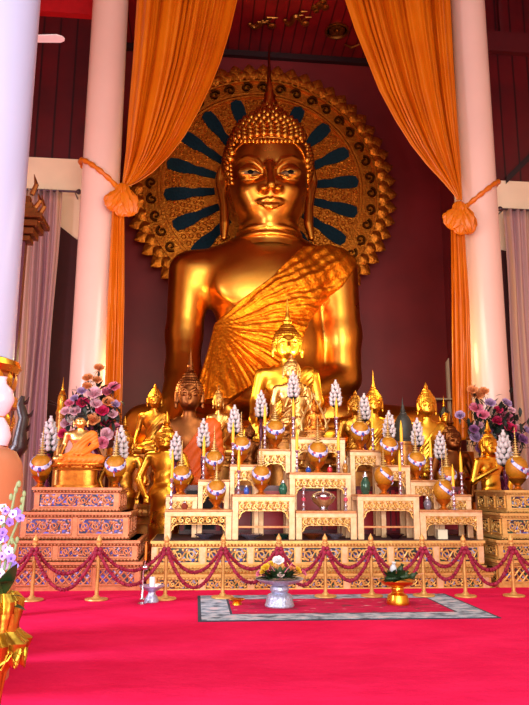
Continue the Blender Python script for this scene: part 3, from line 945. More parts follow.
# ================================================================== the long altar
YA = 9.45
AXC = xat(318, 490, 9.85)
za_top = zat(310, 540.5, 9.6)
ax0, ax1 = xat(154, 560, 9.6), xat(481, 560, 9.6)
altar = thing('altar', 'long low gilded altar with two rows of carved mosaic panels under the offering tables', 'altar', ((ax0+ax1)/2, 9.6, 0))
ox, oy = altar.location.x, altar.location.y
def Z(py, Y): return zat(310, py, Y)
z1, z2, z3, z4 = Z(546.5, 9.6), Z(563, 9.6), Z(568, 9.52), Z(576, 9.47)
z5 = Z(589, 9.45)
hw = (ax1-ax0)/2
m = MB()
m.box(-hw, hw, 0, 1.42, 0, z1)
m.box(-hw-.08, hw+.08, -.12, 1.42, 0, z4)
obj('body', m, ALT, altar, smooth=False)
m = MB()
m.box(-hw-.05, hw+.05, -.06, 1.42, za_top-.035, za_top).box(-hw-.03, hw+.03, -.035, 1.42, z1, za_top-.035)
m.box(-hw-.03, hw+.03, -.03, .1, z2-.02, z2).box(-hw-.05, hw+.05, -.06, .1, z3-.005, z3+.02)
m.box(-hw-.11, hw+.11, -.15, .1, z4-.0, z4+.03).box(-hw-.1, hw+.1, -.14, .1, z4-.035, z4-.012)
m.box(-hw-.13, hw+.13, -.17, .1, 0, z5*.55).box(-hw-.1, hw+.1, -.14, .1, z5*.6, z5*.95)
obj('moulding', m, ALT, altar, smooth=False)
for pa in ((-hw-.03, hw+.03, -.036, z1+.002, za_top-.036), (-hw-.05, hw+.05, -.061, z3-.003, z3+.018), (-hw-.08, hw+.08, -.125, z4+.032, z3-.01), (-hw-.1, hw+.1, -.141, z4-.034, z4-.013)):
    m = MB(); petal_row(m, *pa); obj('lotus_petal_moulding', m, ALT_D, altar, smooth=False)
obj('top_cloth', MB().box(-hw-.035, hw+.035, -.045, 1.40, za_top-.012, za_top+.0004), simple('maroon_altar_cloth', '#3c0a14', .8), altar, smooth=False)
NP = 7; pw = 2*hw/NP
for i in range(NP):
    cx = -hw+pw*(i+.5)
    panel(altar, cx, -.003, (z1+z2)/2, pw*.84, (z1-z2)*.86, 'scroll', FRET, MOS, cell=.17)
    panel(altar, cx, -.123, (z5+z4-.03)/2+.002, pw*.84, (z4-.03-z5)*.86, 'scroll', FRET, MOS, cell=.14)
m = MB()
for i in range(NP+1):
    cx = -hw+pw*i
    obj('pilaster', MB().box(cx-.035, cx+.035, -.03, .01, z2, z1), TBL, altar, smooth=False)
    obj('pilaster', MB().box(cx-.04, cx+.04, -.145, -.11, z5, z4-.03), TBL, altar, smooth=False)

# ================================================================== side pedestals
def pedestal(side, label, MP, MD, MOSX):
    # tiers measured on the left one
    tiers = [(8, 143, 562, 600, 9.45, 'lattice', 3), (14, 139.5, 540.5, 562, 9.55, 'scroll', 3), (20, 129.5, 512, 540.5, 9.70, 'scroll', 2), (31.5, 119, 487.5, 512, 9.85, 'scroll', 1)]
    X = [(xat(a, 520, Y), xat(b, 520, Y)) for a, b, _, _, Y, _, _ in tiers]
    if side > 0: X = [(2*AXC-b, 2*AXC-a) for a, b in X]
    cx0 = (X[0][0]+X[0][1])/2
    t = thing('tiered_pedestal', label, 'pedestal', (cx0, 9.45, 0), group='pedestals beside the altar')
    body, mo = MB(), MB()
    zb = 0
    for k, ((a, b, y0, y1, Y, kind, n), (x0, x1)) in enumerate(zip(tiers, X)):
        x0 -= cx0; x1 -= cx0; yy = Y-9.45; zt_ = zat(80, y0, Y)
        H = zt_-zb; back = 1.5
        body.box(x0+.03, x1-.03, yy+.03, back, zb, zt_)
        mo.box(x0-.02, x1+.02, yy-.02, back, zt_-.035, zt_).box(x0+.0, x1-.0, yy, back, zt_-.07, zt_-.045)
        mo.box(x0-.0, x1+.0, yy-.0, back, zb, zb+H*.12)
        pe = MB(); petal_row(pe, x0, x1, yy-.001, zt_-.069, zt_-.037); obj('lotus_petal_moulding', pe, MD, t, smooth=False)
        if k: pe = MB(); petal_row(pe, x0-.01, x1+.01, yy-.012, zb, zb+H*.11); obj('lotus_petal_moulding', pe, MD, t, smooth=False)
        hz0, hz1 = zb+H*.17, zt_-.075
        w = (x1-x0-.06)/n
        for i in range(n):
            panel(t, x0+.03+w*(i+.5), yy+.026, (hz0+hz1)/2, w-.11, (hz1-hz0)*.84, kind, MP, MOSX, cell=.16)
        for i in range(n+1):
            c = x0+.03+w*i; c = min(max(c, x0+.05), x1-.05)
            obj('pilaster', MB().box(c-.035, c+.035, yy+.005, yy+.035, hz0-.02, hz1+.01), MP, t, smooth=False)
        # inner side face
        L = back-yy; ns = 3
        sx = (x1-.03 if side < 0 else x0+.03); rz = PI/2 if side < 0 else -PI/2
        for i in range(ns):
            panel(t, sx+(.004 if side < 0 else -.004), yy+.03+(L-.03)*(i+.5)/ns, (hz0+hz1)/2, (L-.03)/ns-.12, (hz1-hz0)*.76, 'scroll', MP, MOSX, rotz=rz, cell=.16)
        for i in range(ns+1):
            yc = yy+.06+(L-.1)*i/ns
            obj('pilaster', MB().box(sx-.012, sx+.012, yc-.03, yc+.03, hz0-.02, hz1+.01), MP, t, smooth=False)
        zb = zt_
    obj('body', body, MP, t, smooth=False); obj('moulding', mo, MP, t, smooth=False)
    return t, zb, X[3]
pedL, zpl, XPL = pedestal(-1, 'tiered rose-gold pedestal carrying the small orange-robed seated statue, left of the altar', PED, PED_D, MOS_L)
pedR, zpr, XPR = pedestal(1, 'tiered gilded pedestal cut by the right picture edge, right of the altar', ALT, ALT_D, MOS)

# ================================================================== nested offering tables
TAB = []
def table(px0, px1, pyt, Yf, dep, rail, label):
    x0, x1 = xat(px0, pyt, Yf), xat(px1, pyt, Yf); zt_ = zat((px0+px1)/2, pyt, Yf)
    w = x1-x0; z0 = za_top+.001
    t = thing('offering_table', label, 'table', ((x0+x1)/2, Yf+dep/2, z0), group='gilded offering tables on the altar')
    H = zt_-z0; hd = dep/2; lw = min(.085, w*.16)
    o = obj('tabletop', MB().box(-w/2-.002, w/2+.002, -hd-.012, hd, H-.03, H), TBL_RIM, t, smooth=False); bevel(o, .008)
    m = MB().box(-w/2+.0, w/2-.0, -hd+.004, -hd+.05, H-.085, H-.031)
    m.box(-w/2, -w/2+.05, -hd+.05, hd-.01, H-.085, H-.031).box(w/2-.05, w/2, -hd+.05, hd-.01, H-.085, H-.031)
    o = obj('top_rail', m, TBL, t, smooth=False)
    for sx in (-1, 1):
        for sy in (-1, 1):
            d = lw if sy < 0 else lw*.8
            q = MB().box(sx*w/2-(lw if sx > 0 else 0), sx*w/2+(0 if sx > 0 else lw), sy*hd-(.05 if sy > 0 else 0), sy*hd+(0 if sy > 0 else .05), 0, H-.031 if sy > 0 else H-.0851)
            o = obj('leg', q, TBL, t, smooth=False); bevel(o, .006)
    iw = w-2*lw; ah = .14 if H > .5 else .115
    k = ('ap', round(iw, 2), round(ah, 2))
    if k not in _cache:
        q = scrollwork(iw, ah*.9, max(2, round(iw/.095)), .0135, -.010)
        zz = -ah*.36
        q.box(-iw/2, iw/2, -.006, .004, ah*.42, ah*.5).box(-iw/2+.06, iw/2-.06, -.008, .004, -ah*.5, -ah*.43)
        q.tube([(-iw/2+.008, -.005, -ah*1.25), (-iw/2+.02, -.005, -ah*.95), (-iw/2+.05, -.005, -ah*.62), (-iw/2+.09, -.005, -ah*.5)], .010, 5)
        q.tube([(iw/2-.008, -.005, -ah*1.25), (iw/2-.02, -.005, -ah*.95), (iw/2-.05, -.005, -ah*.62), (iw/2-.09, -.005, -ah*.5)], .010, 5)
        for s in (-1, 1):
            spiral(q, s*(iw/2-.03), -ah*.68, .024, PI/2, 1.1, -s, .009, -.006, 12)
            spiral(q, s*(iw/2-.02), -ah*1.0, .016, PI/2, 1.1, s, .008, -.006, 10)
        me = q.mesh('fretwork_apron', True, 60); me.materials.append(FRET); _cache[k] = me
    put('fretwork_apron', _cache[k], None, t, loc=(0, -hd+.03, H-.085-ah*.5))
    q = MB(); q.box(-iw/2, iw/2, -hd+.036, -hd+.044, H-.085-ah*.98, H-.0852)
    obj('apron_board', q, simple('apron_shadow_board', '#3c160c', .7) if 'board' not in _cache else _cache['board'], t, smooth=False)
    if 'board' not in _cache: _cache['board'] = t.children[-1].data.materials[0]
    if rail:
        rz_ = zat((px0+px1)/2, rail, Yf)-z0
        obj('cross_rail', MB().box(-iw/2, iw/2, -hd+.012, -hd+.035, rz_-.012, rz_+.012), TBL_RIM, t, smooth=False)
    r = dict(t=t, x0=x0, x1=x1, Yf=Yf, dep=dep, z=zt_+.0005)
    TAB.append(r); return r
Y1, Y2, Y3 = 9.72, 10.16, 10.6
T1 = table(165, 232, 509.5, Y1, .40, 0, 'low front table at the far left of the altar, under a ribboned amber offering')
T2 = table(230.6+2, 295, 494.5, Y1, .40, 527, 'tall front table left of the altar centre, with a thin cross rail')
T3 = table(296, 356.5, 511, Y1, .40, 0, 'lowest front table at the altar centre, carrying the silver bowl')
T4 = table(357.5, 419, 494.5, Y1, .40, 527, 'tall front table right of the altar centre, with a thin cross rail')
T5 = table(420, 482, 510, Y1, .40, 0, 'low front table at the far right of the altar, below one candle')
T6 = table(166, 197.5, 494.5, Y2, .36, 0, 'leftmost table of the second row, beside the robed bronze statue')
T7 = table(198.3, 229.5, 479.5, Y2, .36, 0, 'second-row table, second from the left, one step higher than its left neighbour')
T8 = table(230.3, 259, 464.5, Y2, .40, 0, 'second-row table, third from the left, behind the tall left front table')
T9 = table(259, 290.5, 449, Y3, .29, 0, 'high back-row table left of the topmost central table')
T10 = table(289.5, 351, 472.5, Y2, .38, 0, 'wide central second-row table with two candles around an amber offering')
T11 = table(291.3, 345, 437.5, Y3, .29, 0, 'topmost central table at the back, carrying the small flame-framed statue')
T12 = table(350, 381, 450, Y3, .29, 0, 'high back-row table right of the topmost central table')
T13 = table(380, 410, 465, Y2, .38, 0, 'second-row table behind the tall right front table')
T14 = table(410.8, 437.5, 480, Y2, .38, 0, 'second-row table, second from the right end')
T15 = table(438.3, 471, 494.5, Y2, .38, 0, 'rightmost table of the second row, behind the low right front table')

# ---- maroon backing cabinet behind the tables
cz = zat(320, 486, 11.0)-za_top
cx0_, cx1_ = xat(180, 500, 11.0), xat(461, 500, 11.0)
t = thing('lacquer_cabinet', 'dark maroon lacquer cabinet behind the legs of the offering tables', 'cabinet', ((cx0_+cx1_)/2, 10.945, za_top+.001))
w = cx1_-cx0_
m = MB().box(-w/2, w/2, .0, .035, 0, cz).box(-w/2, w/2, -.03, .0, cz-.06, cz).box(-w/2, w/2, -.03, 0, 0, .05)
obj('body', m, MAROON, t, smooth=False)
for i in range(9):
    x = -w/2+.04+(w-.08)*i/8
    obj('post', MB().box(x-.03, x+.03, -.035, 0, .05, cz-.06), RED_LAC, t, smooth=False)
for i in range(8):
    x = -w/2+.04+(w-.08)*(i+.5)/8
    obj('door', MB().box(x-w/16+.06, x+w/16-.06, -.012, 0, .07, cz-.08), simple('dark_maroon_door_panel', '#14040a', .6) if i == 0 else t.children[-1].data.materials[0], t, smooth=False)

# ================================================================== offerings
def mph(tb, px, k):      # point on a table top under picture column px, at depth share k
    Y = tb['Yf']+tb['dep']*k
    return (xat(px, 490, Y), Y, tb['z'])
# --- amber egg offering
SC = .0137              # metres per picture pixel at the tables
def amber_meshes():
    R = {}
    s = SC
    R['stand'] = MB().lathe([(5.4*s, 0), (5.6*s, .6*s), (3.4*s, 1.6*s), (2.6*s, 3*s), (3.0*s, 4.4*s), (4.2*s, 5.2*s), (4.6*s, 6*s), (6.6*s, 8*s), (7.6*s, 9.6*s), (8.0*s, 10*s), (7*s, 10.4*s)], 28)
    R['egg'] = MB().lathe([(.01, 9.6*s)]+[(9.8*s*math.sin(a)**.85, 19*s-10.5*s*math.cos(a)*(1 if a < PI/2 else 1.0)) for a in np.linspace(.45, PI-.12, 18)]+[(.01, 29.7*s)], 32)
    c = MB()
    n = 40
    def fn(u, v):
        a = -PI*1.02/2-PI*.98*(u-.5)*1.0      # around the front
        th = (u-.5)*PI*1.0
        zc = (26.3-10.2*max(0, math.cos(th))**.9)*s
        z = zc+(v-.5)*(5.0-1.2*abs(math.sin(th)))*s
        ca = max(-1, min(1, (19*s-z)/(10.5*s)))
        r = 9.8*s*max(.05, math.sin(math.acos(ca)))**.85+.006
        return (r*math.sin(th), -r*math.cos(th), z)
    c.grid(fn, n, 5)
    R['collar'] = c
    R['tail'] = MB().tube([(0, -9.9*s, 15*s), (0, -9.6*s-.01, 12*s), (.0, -8*s-.01, 9.8*s)], [.012, .008, .004], 6)
    prof = [(5.0*s, 28.6*s)]
    z = 29.0*s; r = 5.0*s
    while r > .7*s:
        prof += [(r, z), (r, z+.7*s), (r*.4, z+.9*s), (r*.36, z+1.9*s)]; z += 2.2*s; r *= .80
    prof += [(.7*s, z), (.3*s, z+3*s), (.005, z+6*s)]
    R['spire'] = MB().lathe(prof, 14)
    return R
RM = amber_meshes()
GP = paint_gold('tray_gold', '#d8882c', '#b8641c', .3, .8)
SPIRE = paint_gold('spire_gold', '#c09c5c', '#a07838', .4, .6)
_am = thing('amber_offering', 'x', 'offering', (0, 0, 0), group='ribboned amber offerings')
o1 = obj('footed_stand', RM['stand'], GP, _am); obj('egg', RM['egg'], AMBER, _am)
oc = obj('ribbon_collar', RM['collar'], RIBBON, _am); thicken(oc, .006); obj('ribbon_tail', RM['tail'], RIBBON, _am)
obj('spire', RM['spire'], SPIRE, _am, ang=20)
first = [True]
def amber(loc, label, sc=1, rz=0, tilt=0):
    if first[0]:
        first[0] = False; t = _am; t.location = loc; t.rotation_euler = (0, 0, rz); t.scale = (sc,)*3; t['label'] = label
    else: t = dup(_am, loc, rz, label, sc=sc)
    return t
AM = [(T1, 216.5, .42, 1, 0, 'ribboned amber offering on the low far-left front table'),
 (T2, 261, .5, 1.0, 0, 'ribboned amber offering on the tall left front table'),
 (T4, 384, .5, 1.0, .9, 'amber offering with its ribbon turned aslant, on the tall right front table'),
 (T5, 443, .5, 1.05, .8, 'amber offering with a slanting ribbon on the low far-right front table'),
 (T6, 181, .5, 1, 0, 'ribboned amber offering on the leftmost second-row table'),
 (T7, 213.5, .5, 1, 0, 'ribboned amber offering second from the left in the second row, before the orange robe'),
 (T8, 240.5, .5, 1, 0, 'ribboned amber offering third from the left in the second row'),
 (T10, 318, .5, 1.08, 0, 'ribboned amber offering between two candles at the altar centre'),
 (T13, 389.5, .5, 1, .1, 'ribboned amber offering behind the candle at right, one row above the slanting-ribbon one'),
 (T14, 417, .55, 1, .1, 'ribboned amber offering on the second-row table, second from the right end'),
 (T15, 447.5, .6, 1, .1, 'ribboned amber offering on the rightmost second-row table, before the brown statue'),
 (T9, 275, .5, 1.03, 0, 'ribboned amber offering on the high back table left of the centre'),
 (T12, 361, .5, 1.03, 0, 'ribboned amber offering on the high back table right of the centre')]
for tb, px, k, sc, rz, lab in AM: amber(mph(tb, px, (.45 if tb['Yf'] == Y1 else .33)), lab, sc*(tb['Yf']+tb['dep']*k)/9.95, rz)
YP = 10.1
def pp(px, Y, z): return (xat(px, 480, Y), Y, z+.0005)
amber(pp(40.3, YP, zpl), 'ribboned amber offering at the left corner of the rose-gold pedestal', 1.12)
amber(pp(115, YP, zpl), 'ribboned amber offering at the right corner of the rose-gold pedestal', 1.12)
amber(pp(517.5, YP+.05, zpr), 'ribboned amber offering on the pedestal at the right picture edge', 1.25, .6)
# --- candles in turned silver holders
s = SC
HOLD = simple('turned_silver', '#c8bcc8', .25, .85, .2, 40)
PINK = simple('red_white_glass', '#c83c58', .25, .1, .2, 40)
hm_ = MB().lathe([(2.8*s, 0), (2.9*s, .5*s), (1.4*s, 1.2*s), (1.0*s, 2.5*s), (2.0*s, 4*s), (2.1*s, 5*s), (1.0*s, 6.3*s), (.9*s, 8*s), (1.6*s, 9.5*s), (1.7*s, 11*s), (.9*s, 12.4*s), (.8*s, 14.5*s), (1.4*s, 16*s), (1.5*s, 17.2*s), (.9*s, 18.2*s), (1.0*s, 20*s), (2.0*s, 21.8*s), (2.1*s, 23*s), (1.3*s, 23.4*s)], 16)
hme = hm_.mesh('holder'); hme.materials.append(HOLD)
cme = MB().lathe([(1.6*s, 22.8*s), (1.55*s, 36*s), (1.0*s, 41*s), (.25*s, 45*s), (.05*s, 45.4*s)], 12).mesh('candle'); cme.materials.append(WAX)
_cd = thing('candlestick', 'x', 'candle', (0, 0, 0), group='yellow candles in silver holders')
put('holder', hme, None, _cd); put('candle', cme, None, _cd)
fc_ = [True]
def candle(loc, label, sc=1, scz=1):
    if fc_[0]:
        fc_[0] = False; _cd.location = loc; _cd.scale = (sc, sc, sc*scz); _cd['label'] = label; return _cd
    return dup(_cd, loc, 0, label, sc=(sc, sc, sc*scz))
CN = [(T1, 171.5, 61, 'yellow candle at the left end of the low far-left front table'),
 (T2, 238.5, 48, 'yellow candle at the left end of the tall left front table'),
 (T4, 400.5, 47, 'yellow candle at the right end of the tall right front table'),
 (T5, 453.5, 48, 'yellow candle at the middle of the low far-right front table'),
 (T7, 203, 46, 'yellow candle in front of the orange robe, at left'),
 (T8, 232.3, 44, 'yellow candle left of the third amber offering in the second row'),
 (T10, 297, 45, 'yellow candle at the left end of the wide central table'),
 (T10, 339, 45, 'yellow candle at the right end of the wide central table'),
 (T13, 403, 48, 'yellow candle on the second-row table, right of the centre, before the dark spired stupa'),
 (T14, 432, 47, 'yellow candle below the bright gold statue at right'),
 (T15, 462, 46, 'yellow candle before the tall brown statue, rightmost of the candles'),
 (T9, 264.5, 47, 'yellow candle on the high back table left of the centre'),
 (T12, 374, 45, 'yellow candle on the high back table right of the centre'),
 (T11, 293.5, 42, 'yellow candle at the left end of the topmost table'),
 (T11, 337.5, 43, 'yellow candle at the right end of the topmost table')]
for tb, px, hp, lab in CN:
    k = .06
    sc = (tb['Yf']+tb['dep']*k)/9.95
    candle(mph(tb, px, k), lab, sc, hp/45.4)
# --- bundles of white lotus buds in vases
bud_m = MB().lathe([(.01, 0), (1.8*s, .7*s), (2.5*s, 2.2*s), (2.1*s, 4.0*s), (1.0*s, 5.8*s), (.02, 7.2*s)], 10, wob=lambda a, z: .08*math.sin(5*a))
def lotus_bundle(h):
    m = MB(); g = MB(); rn = random.Random(5)
    for lv in range(6):
        z = (12+lv*4.9)*s; rad = (3.9-abs(lv-1)*.62)*s; n = [5, 6, 5, 5, 3, 1][lv]
        for k in range(n):
            a = 2*PI*(k+.5*(lv % 2))/n+rn.uniform(-.1, .1)
            tilt = (.62 if n > 1 else 0)*(1-lv*.12)
            Mx = Matrix.Translation((rad*math.cos(a) if n > 1 else 0, rad*math.sin(a) if n > 1 else 0, z)) @ Matrix.Rotation(a, 4, 'Z') @ Matrix.Rotation(tilt, 4, 'Y')
            m.merge(bud_m, Mx)
    g.lathe([(1.6*s, 9*s), (3.4*s, 12*s), (4.6*s, 16*s), (4*s, 24*s), (2*s, 32*s), (.02, 37*s)], 14, wob=lambda a, z: .15*math.sin(6*a+z*60))
    for k in range(9):
        a = 2*PI*k/9+.2
        g.tube([(1*s*math.cos(a), 1*s*math.sin(a), 9*s), (3*s*math.cos(a), 3*s*math.sin(a), 12*s), (4.6*s*math.cos(a), 4.6*s*math.sin(a), 11*s)], [.005, .018, .003], 5)
    return m, g
lm, lg = lotus_bundle(1)
vase = MB().lathe([(2.4*s, 0), (2.5*s, .5*s), (1.2*s, 1.6*s), (1.4*s, 3*s), (2.6*s, 5.5*s), (2.3*s, 7.5*s), (1.3*s, 9*s), (2.2*s, 10.5*s)], 18)
lme, lge, vme = lm.mesh('lotus_buds', True, 60), lg.mesh('leaves', True, 60), vase.mesh('vase')
lme.materials.append(LOTUS_W); lge.materials.append(LEAF_D); vme.materials.append(PURPLE)
_lo = thing('lotus_bouquet', 'x', 'bouquet', (0, 0, 0), group='cones of white lotus buds')
put('vase', vme, None, _lo); put('leaves', lge, None, _lo); put('lotus_buds', lme, None, _lo)
fl = [True]
def lotus(loc, label, pyt, sc=1):
    # height chosen so that the tip reaches picture row pyt
    z = (zat(300, pyt, loc[1])-loc[2])/sc
    lift = max(0, z-42.5*s)
    if fl[0]:
        fl[0] = False; r = _lo; r.location = loc; r.scale = (sc,)*3; r['label'] = label
    else: r = dup(_lo, loc, .3*len(label) % 6, label, sc=sc)
    for c in r.children:
        c.location.z = 0 if c.name.startswith('vase') else lift
        if c.name.startswith('vase'): c.scale = (1, 1, (lift+10.5*s)/(10.5*s))
    return r
LO = [(T6, 174.5, .84, 434, 'cone of white lotus buds leftmost on the tables, beside the small standing gold statue'),
 (T7, 202, .86, 421, 'cone of white lotus buds standing out before the orange robe'),
 (T8, 233.5, .86, 407, 'cone of white lotus buds behind the third candle from the left'),
 (T9, 257.5+3, .84, 392, 'tall cone of white lotus buds before the left knee of the bright gold central statue'),
 (T11, 295.5-2, .84, 372, 'cone of white lotus buds at the top centre, left of the small flame-framed statue'),
 (T11, 337, .84, 380, 'cone of white lotus buds at the top centre, right of the small flame-framed statue'),
 (T12, 366, .86, 393, 'cone of white lotus buds before the gold statue with a pointed finial, at right'),
 (T13, 391, .88, 410, 'cone of white lotus buds left of the dark spired stupa'),
 (T14, 419.5, .88, 417, 'cone of white lotus buds under the shoulder of the bright gold statue at right'),
 (T15, 442, .88, 430, 'cone of white lotus buds just left of the tall brown statue')]
for tb, px, k, pyt, lab in LO: lotus(mph(tb, px, .92), lab, pyt, .98)
lotus(pp(47, 10.55, zpl), 'cone of white lotus buds on the rose-gold pedestal, left of the orange-robed statue', 421, 1.2)
lotus(pp(122-3, 10.6, zpl), 'cone of white lotus buds on the rose-gold pedestal, right of the orange-robed statue', 429, 1.15)
lotus(pp(506, 10.55, zpr), 'cone of white lotus buds beside the standing gold statue at the right edge', 428, 1.25)
# --- silver bowl, spare sticks and small vessels on the tables
t = thing('silver_bowl', 'wide silver bowl on the lowest central table', 'bowl', mph(T3, 323, .5))
obj('bowl', MB().lathe([(4*s, 0), (4.4*s, .8*s), (3*s, 2*s), (6*s, 5*s), (10*s, 8*s), (12.5*s, 12*s), (13.5*s, 14*s), (13*s, 14.2*s), (11*s, 10*s), (5*s, 7*s), (.01, 6.6*s)], 32), SILVER, t)
obj('lid', MB().lathe([(12.4*s, 14*s), (11*s, 16.5*s), (6*s, 19*s), (2*s, 20*s), (1.6*s, 22*s), (.01, 24*s)], 32), SILVER, t)
for px, lab in [(303.5, 'red and silver candle holder without a candle, left of the silver bowl'), (345.5, 'red and silver candle holder without a candle, right of the silver bowl')]:
    t = thing('candle_holder', lab, 'candle holder', mph(T3, px, .2), group='empty candle holders by the silver bowl')
    put('holder', hme, None, t); obj('collar', MB().lathe([(1.0*s, 9*s), (2.2*s, 10*s), (2.2*s, 12.4*s), (1*s, 13.4*s)], 14), PINK, t)
def jar(loc, col, label, h=9, r=4, cat='jar', name='glass_jar'):
    t = thing(name, label, cat, loc)
    obj('jar_body', MB().lathe([(r*.7*s, 0), (r*s, h*.25*s), (r*s, h*.6*s), (r*.5*s, h*.85*s), (r*.55*s, h*.9*s)], 18), simple(name+'_'+col[1:], col, .15, .2, .2, 30), t)
    obj('lid', MB().lathe([(r*.6*s, h*.9*s), (r*.55*s, h*s), (.01, h*1.15*s)], 18), SILVER, t)
jar(mph(T2, 283, .5), '#1c5a44', 'green glass jar at the right end of the tall left front table', 13, 4.5)
jar(mph(T2, 246.5, .62), '#3858b0', 'small blue glass jar behind the candle on the tall left front table', 8, 3)
jar(mph(T10, 310-1.5, .2), '#2850a8', 'small blue glass jar left of the central amber offering', 6, 3)
jar(mph(T10, 330, .2), '#b82838', 'small red glass jar right of the central amber offering', 7, 2.8)
jar(mph(T4, 365.5, .4), '#284c38', 'dark green jar at the left end of the tall right front table', 20, 5)
jar(mph(T5, 427, .5), '#7a7080', 'smoky grey jar at the left end of the low far-right front table', 12, 4)
jar(mph(T1, 185, .3), '#8c4030', 'small brown jar between the candle and the offering on the low far-left table', 7, 3.4)
jar(mph(T10, 345.5, .6), '#b0742c', 'small gold-brown jar behind the right candle of the wide central table', 12, 3)
for px, tb_, w_, col, lab in [(250, T2, 13, '#b0a8b8', 'flat silver dish under the tall left front table'), (283, T2, 9, '#3c6a5c', 'greenish flat dish under the tall left front table, at right'), (312, T3, 10, '#b06030', 'copper dish under the lowest central table, at left'), (335, T3, 8, '#a8a0b0', 'silver dish under the lowest central table, at right'), (205, T1, 10, '#888094', 'grey dish under the low far-left front table'), (395, T4, 9, '#5a2c34', 'dark red dish under the tall right front table')]:
    Yq = tb_['Yf']+.18
    m = MB().lathe([(w_*.4*s, 0), (w_*.45*s, 1*s), (w_*s, 4*s), (w_*1.05*s, 5*s), (w_*.95*s, 5*s), (w_*.3*s, 2*s), (.01, 2*s)], 24)
    tag(obj('dish', m, simple('dish_'+col[1:], col, .25, .8), loc=(xat(px, 530, Yq), Yq, za_top+.001)), lab, 'dish', 'dishes under the tables')
Yq = T5['Yf']+.15
tag(obj('paper_box', MB().box(-.07, .07, -.05, .05, 0, .13), simple('cream_card', '#e0d4b4', .6), smooth=False, loc=(xat(441.5, 530, Yq), Yq, za_top+.001)), 'small cream box under the low far-right front table', 'box')

# ================================================================== rope posts and garlands
POST = paint_gold('post_cream_gold', '#dcac64', '#c8924c', .4, .4)
h_post = zat(326, 535, 9.0)
fp = floor_at(326, 597, .01)
YPST = fp.y
h_post = zat(326, 534.5, YPST)
bm_ = MB().lathe([(.001, 0), (.132, 0), (.136, .006), (.132, .016), (.05, .024), (.03, .05), (.022, .055)], 32).mesh('base'); bm_.materials.append(POST)
pm_ = MB().lathe([(.023, .05), (.021, h_post-.12)], 16).mesh('pole'); pm_.materials.append(POST)
fm_ = MB().lathe([(.02, h_post-.122), (.036, h_post-.115), (.036, h_post-.10), (.024, h_post-.092), (.034, h_post-.07), (.03, h_post-.05), (.012, h_post-.02), (.003, h_post)], 16).mesh('lotus_tip'); fm_.materials.append(POST)
PX = [-32, 31.8, 96.4, 165, 222.5, 278.7, 325.5, 372, 424, 465.7, 514, 562]
WH = ['beyond the picture', 'at the left edge, in front of the rose-gold pedestal', 'before the right half of the rose-gold pedestal', 'at the left end of the altar, beside the silver tray stand', 'behind the left edge of the patterned rug', 'just behind the silver flower tray', 'right of the silver flower tray, below the silver bowl', 'just left of the gold lotus tray', 'just right of the gold lotus tray', 'before the right end of the altar', 'before the right-edge pedestal', 'beyond']
PP = []
for px, wh in zip(PX, WH):
    c = Vector((xat(px, 597, YPST), YPST, .013 if 200 < px < 440 else .0005)); PP.append(c)
    if px < 0 or px > 529: continue
    t = thing('rope_post', 'cream-gold rope post '+wh, 'post', c, group='rope posts before the altar')
    put('base', bm_, None, t); put('pole', pm_, None, t); put('lotus_tip', fm_, None, t)
GAR = Mat('crimson_garland'); GAR.set(Roughness=.7)
GAR.link(GAR.ramp(GAR.noise(45, GAR.co()), [(.3, '#6c0424'), (.7, '#a40c3c')]), GAR.b.inputs['Base Color']); GAR = GAR.m
zg = zat(326, 548.5, YPST)
rn = random.Random(11)
gaps = ['at the far left edge', 'between the two leftmost rope posts', 'between the rose-gold pedestal and the silver tray stand', 'at the left end of the altar', 'behind the left part of the rug', 'behind the silver flower tray', 'right of the silver flower tray', 'behind the gold lotus tray', 'at the right end of the altar', 'before the gap beside the right pedestal', 'at the right picture edge']
for i in range(len(PP)-1):
    a, b = PP[i], PP[i+1]
    for lv, (dz, sag) in enumerate([(0, 18.5), (-.045, 27)]):
        pts, rr = [], []
        N = 84
        for k in range(N+1):
            u = k/N
            p = a.lerp(b, .012/(b-a).length*2+(1-.048/(b-a).length)*u)
            f = 1-(2*u-1)**2
            pts.append((p.x, p.y-.03-.055*lv+.004*rn.uniform(-1, 1), zg+dz-(sag*.0129)*f*(1+.15*(i % 2))*((b-a).length/.72)**.3+.004*rn.uniform(-1, 1)))
            rr.append(.0165+.009*(k % 2)+rn.uniform(-.002, .003))
        m = MB().tube(pts, rr, 7)
        for end in (0, -1): m.ball((pts[end][0], pts[end][1], pts[end][2]), .030, 8, 6)
        tag(obj('flower_garland', m, GAR, ang=60), ('upper, shallow ' if lv == 0 else 'lower, deep ')+'crimson flower garland '+gaps[i], 'garland', 'crimson garlands between the rope posts')

# ================================================================== rug and what stands on it
f1, f2 = floor_at(198, 620.5, .012), floor_at(502, 617.5, .012)
b1 = floor_at(300, 594.3, .012)
rx0, rx1, ry0, ry1 = f1.x, f2.x, (f1.y+f2.y)/2, b1.y
RUGF = Mat('rug_field'); RUGF.set(Roughness=.95, Specular_IOR_Level=.05)
RUGF.link(RUGF.ramp(RUGF.noise(5, RUGF.co((1, 2, 1)), 5, .6), [(.36, '#6a4048'), (.42, '#b82048'), (.62, '#c42c54'), (.68, '#c89090')]), RUGF.b.inputs['Base Color']); RUGF = RUGF.m
RUGB = Mat('rug_border'); RUGB.set(Roughness=.95, Specular_IOR_Level=.05)
RUGB.link(RUGB.ramp(RUGB.noise(6, RUGB.co((1, 1.6, 1)), 5, .6), [(.34, '#50565f'), (.46, '#8c98a8'), (.56, '#b4bcc8'), (.66, '#d0b8c0')]), RUGB.b.inputs['Base Color']); RUGB = RUGB.m
RUGE = simple('rug_edge', '#2c3444', .95)
m = MB()
m.box(rx0, rx1, ry0, ry1, .0005, .008)
e = .035; bw = .30
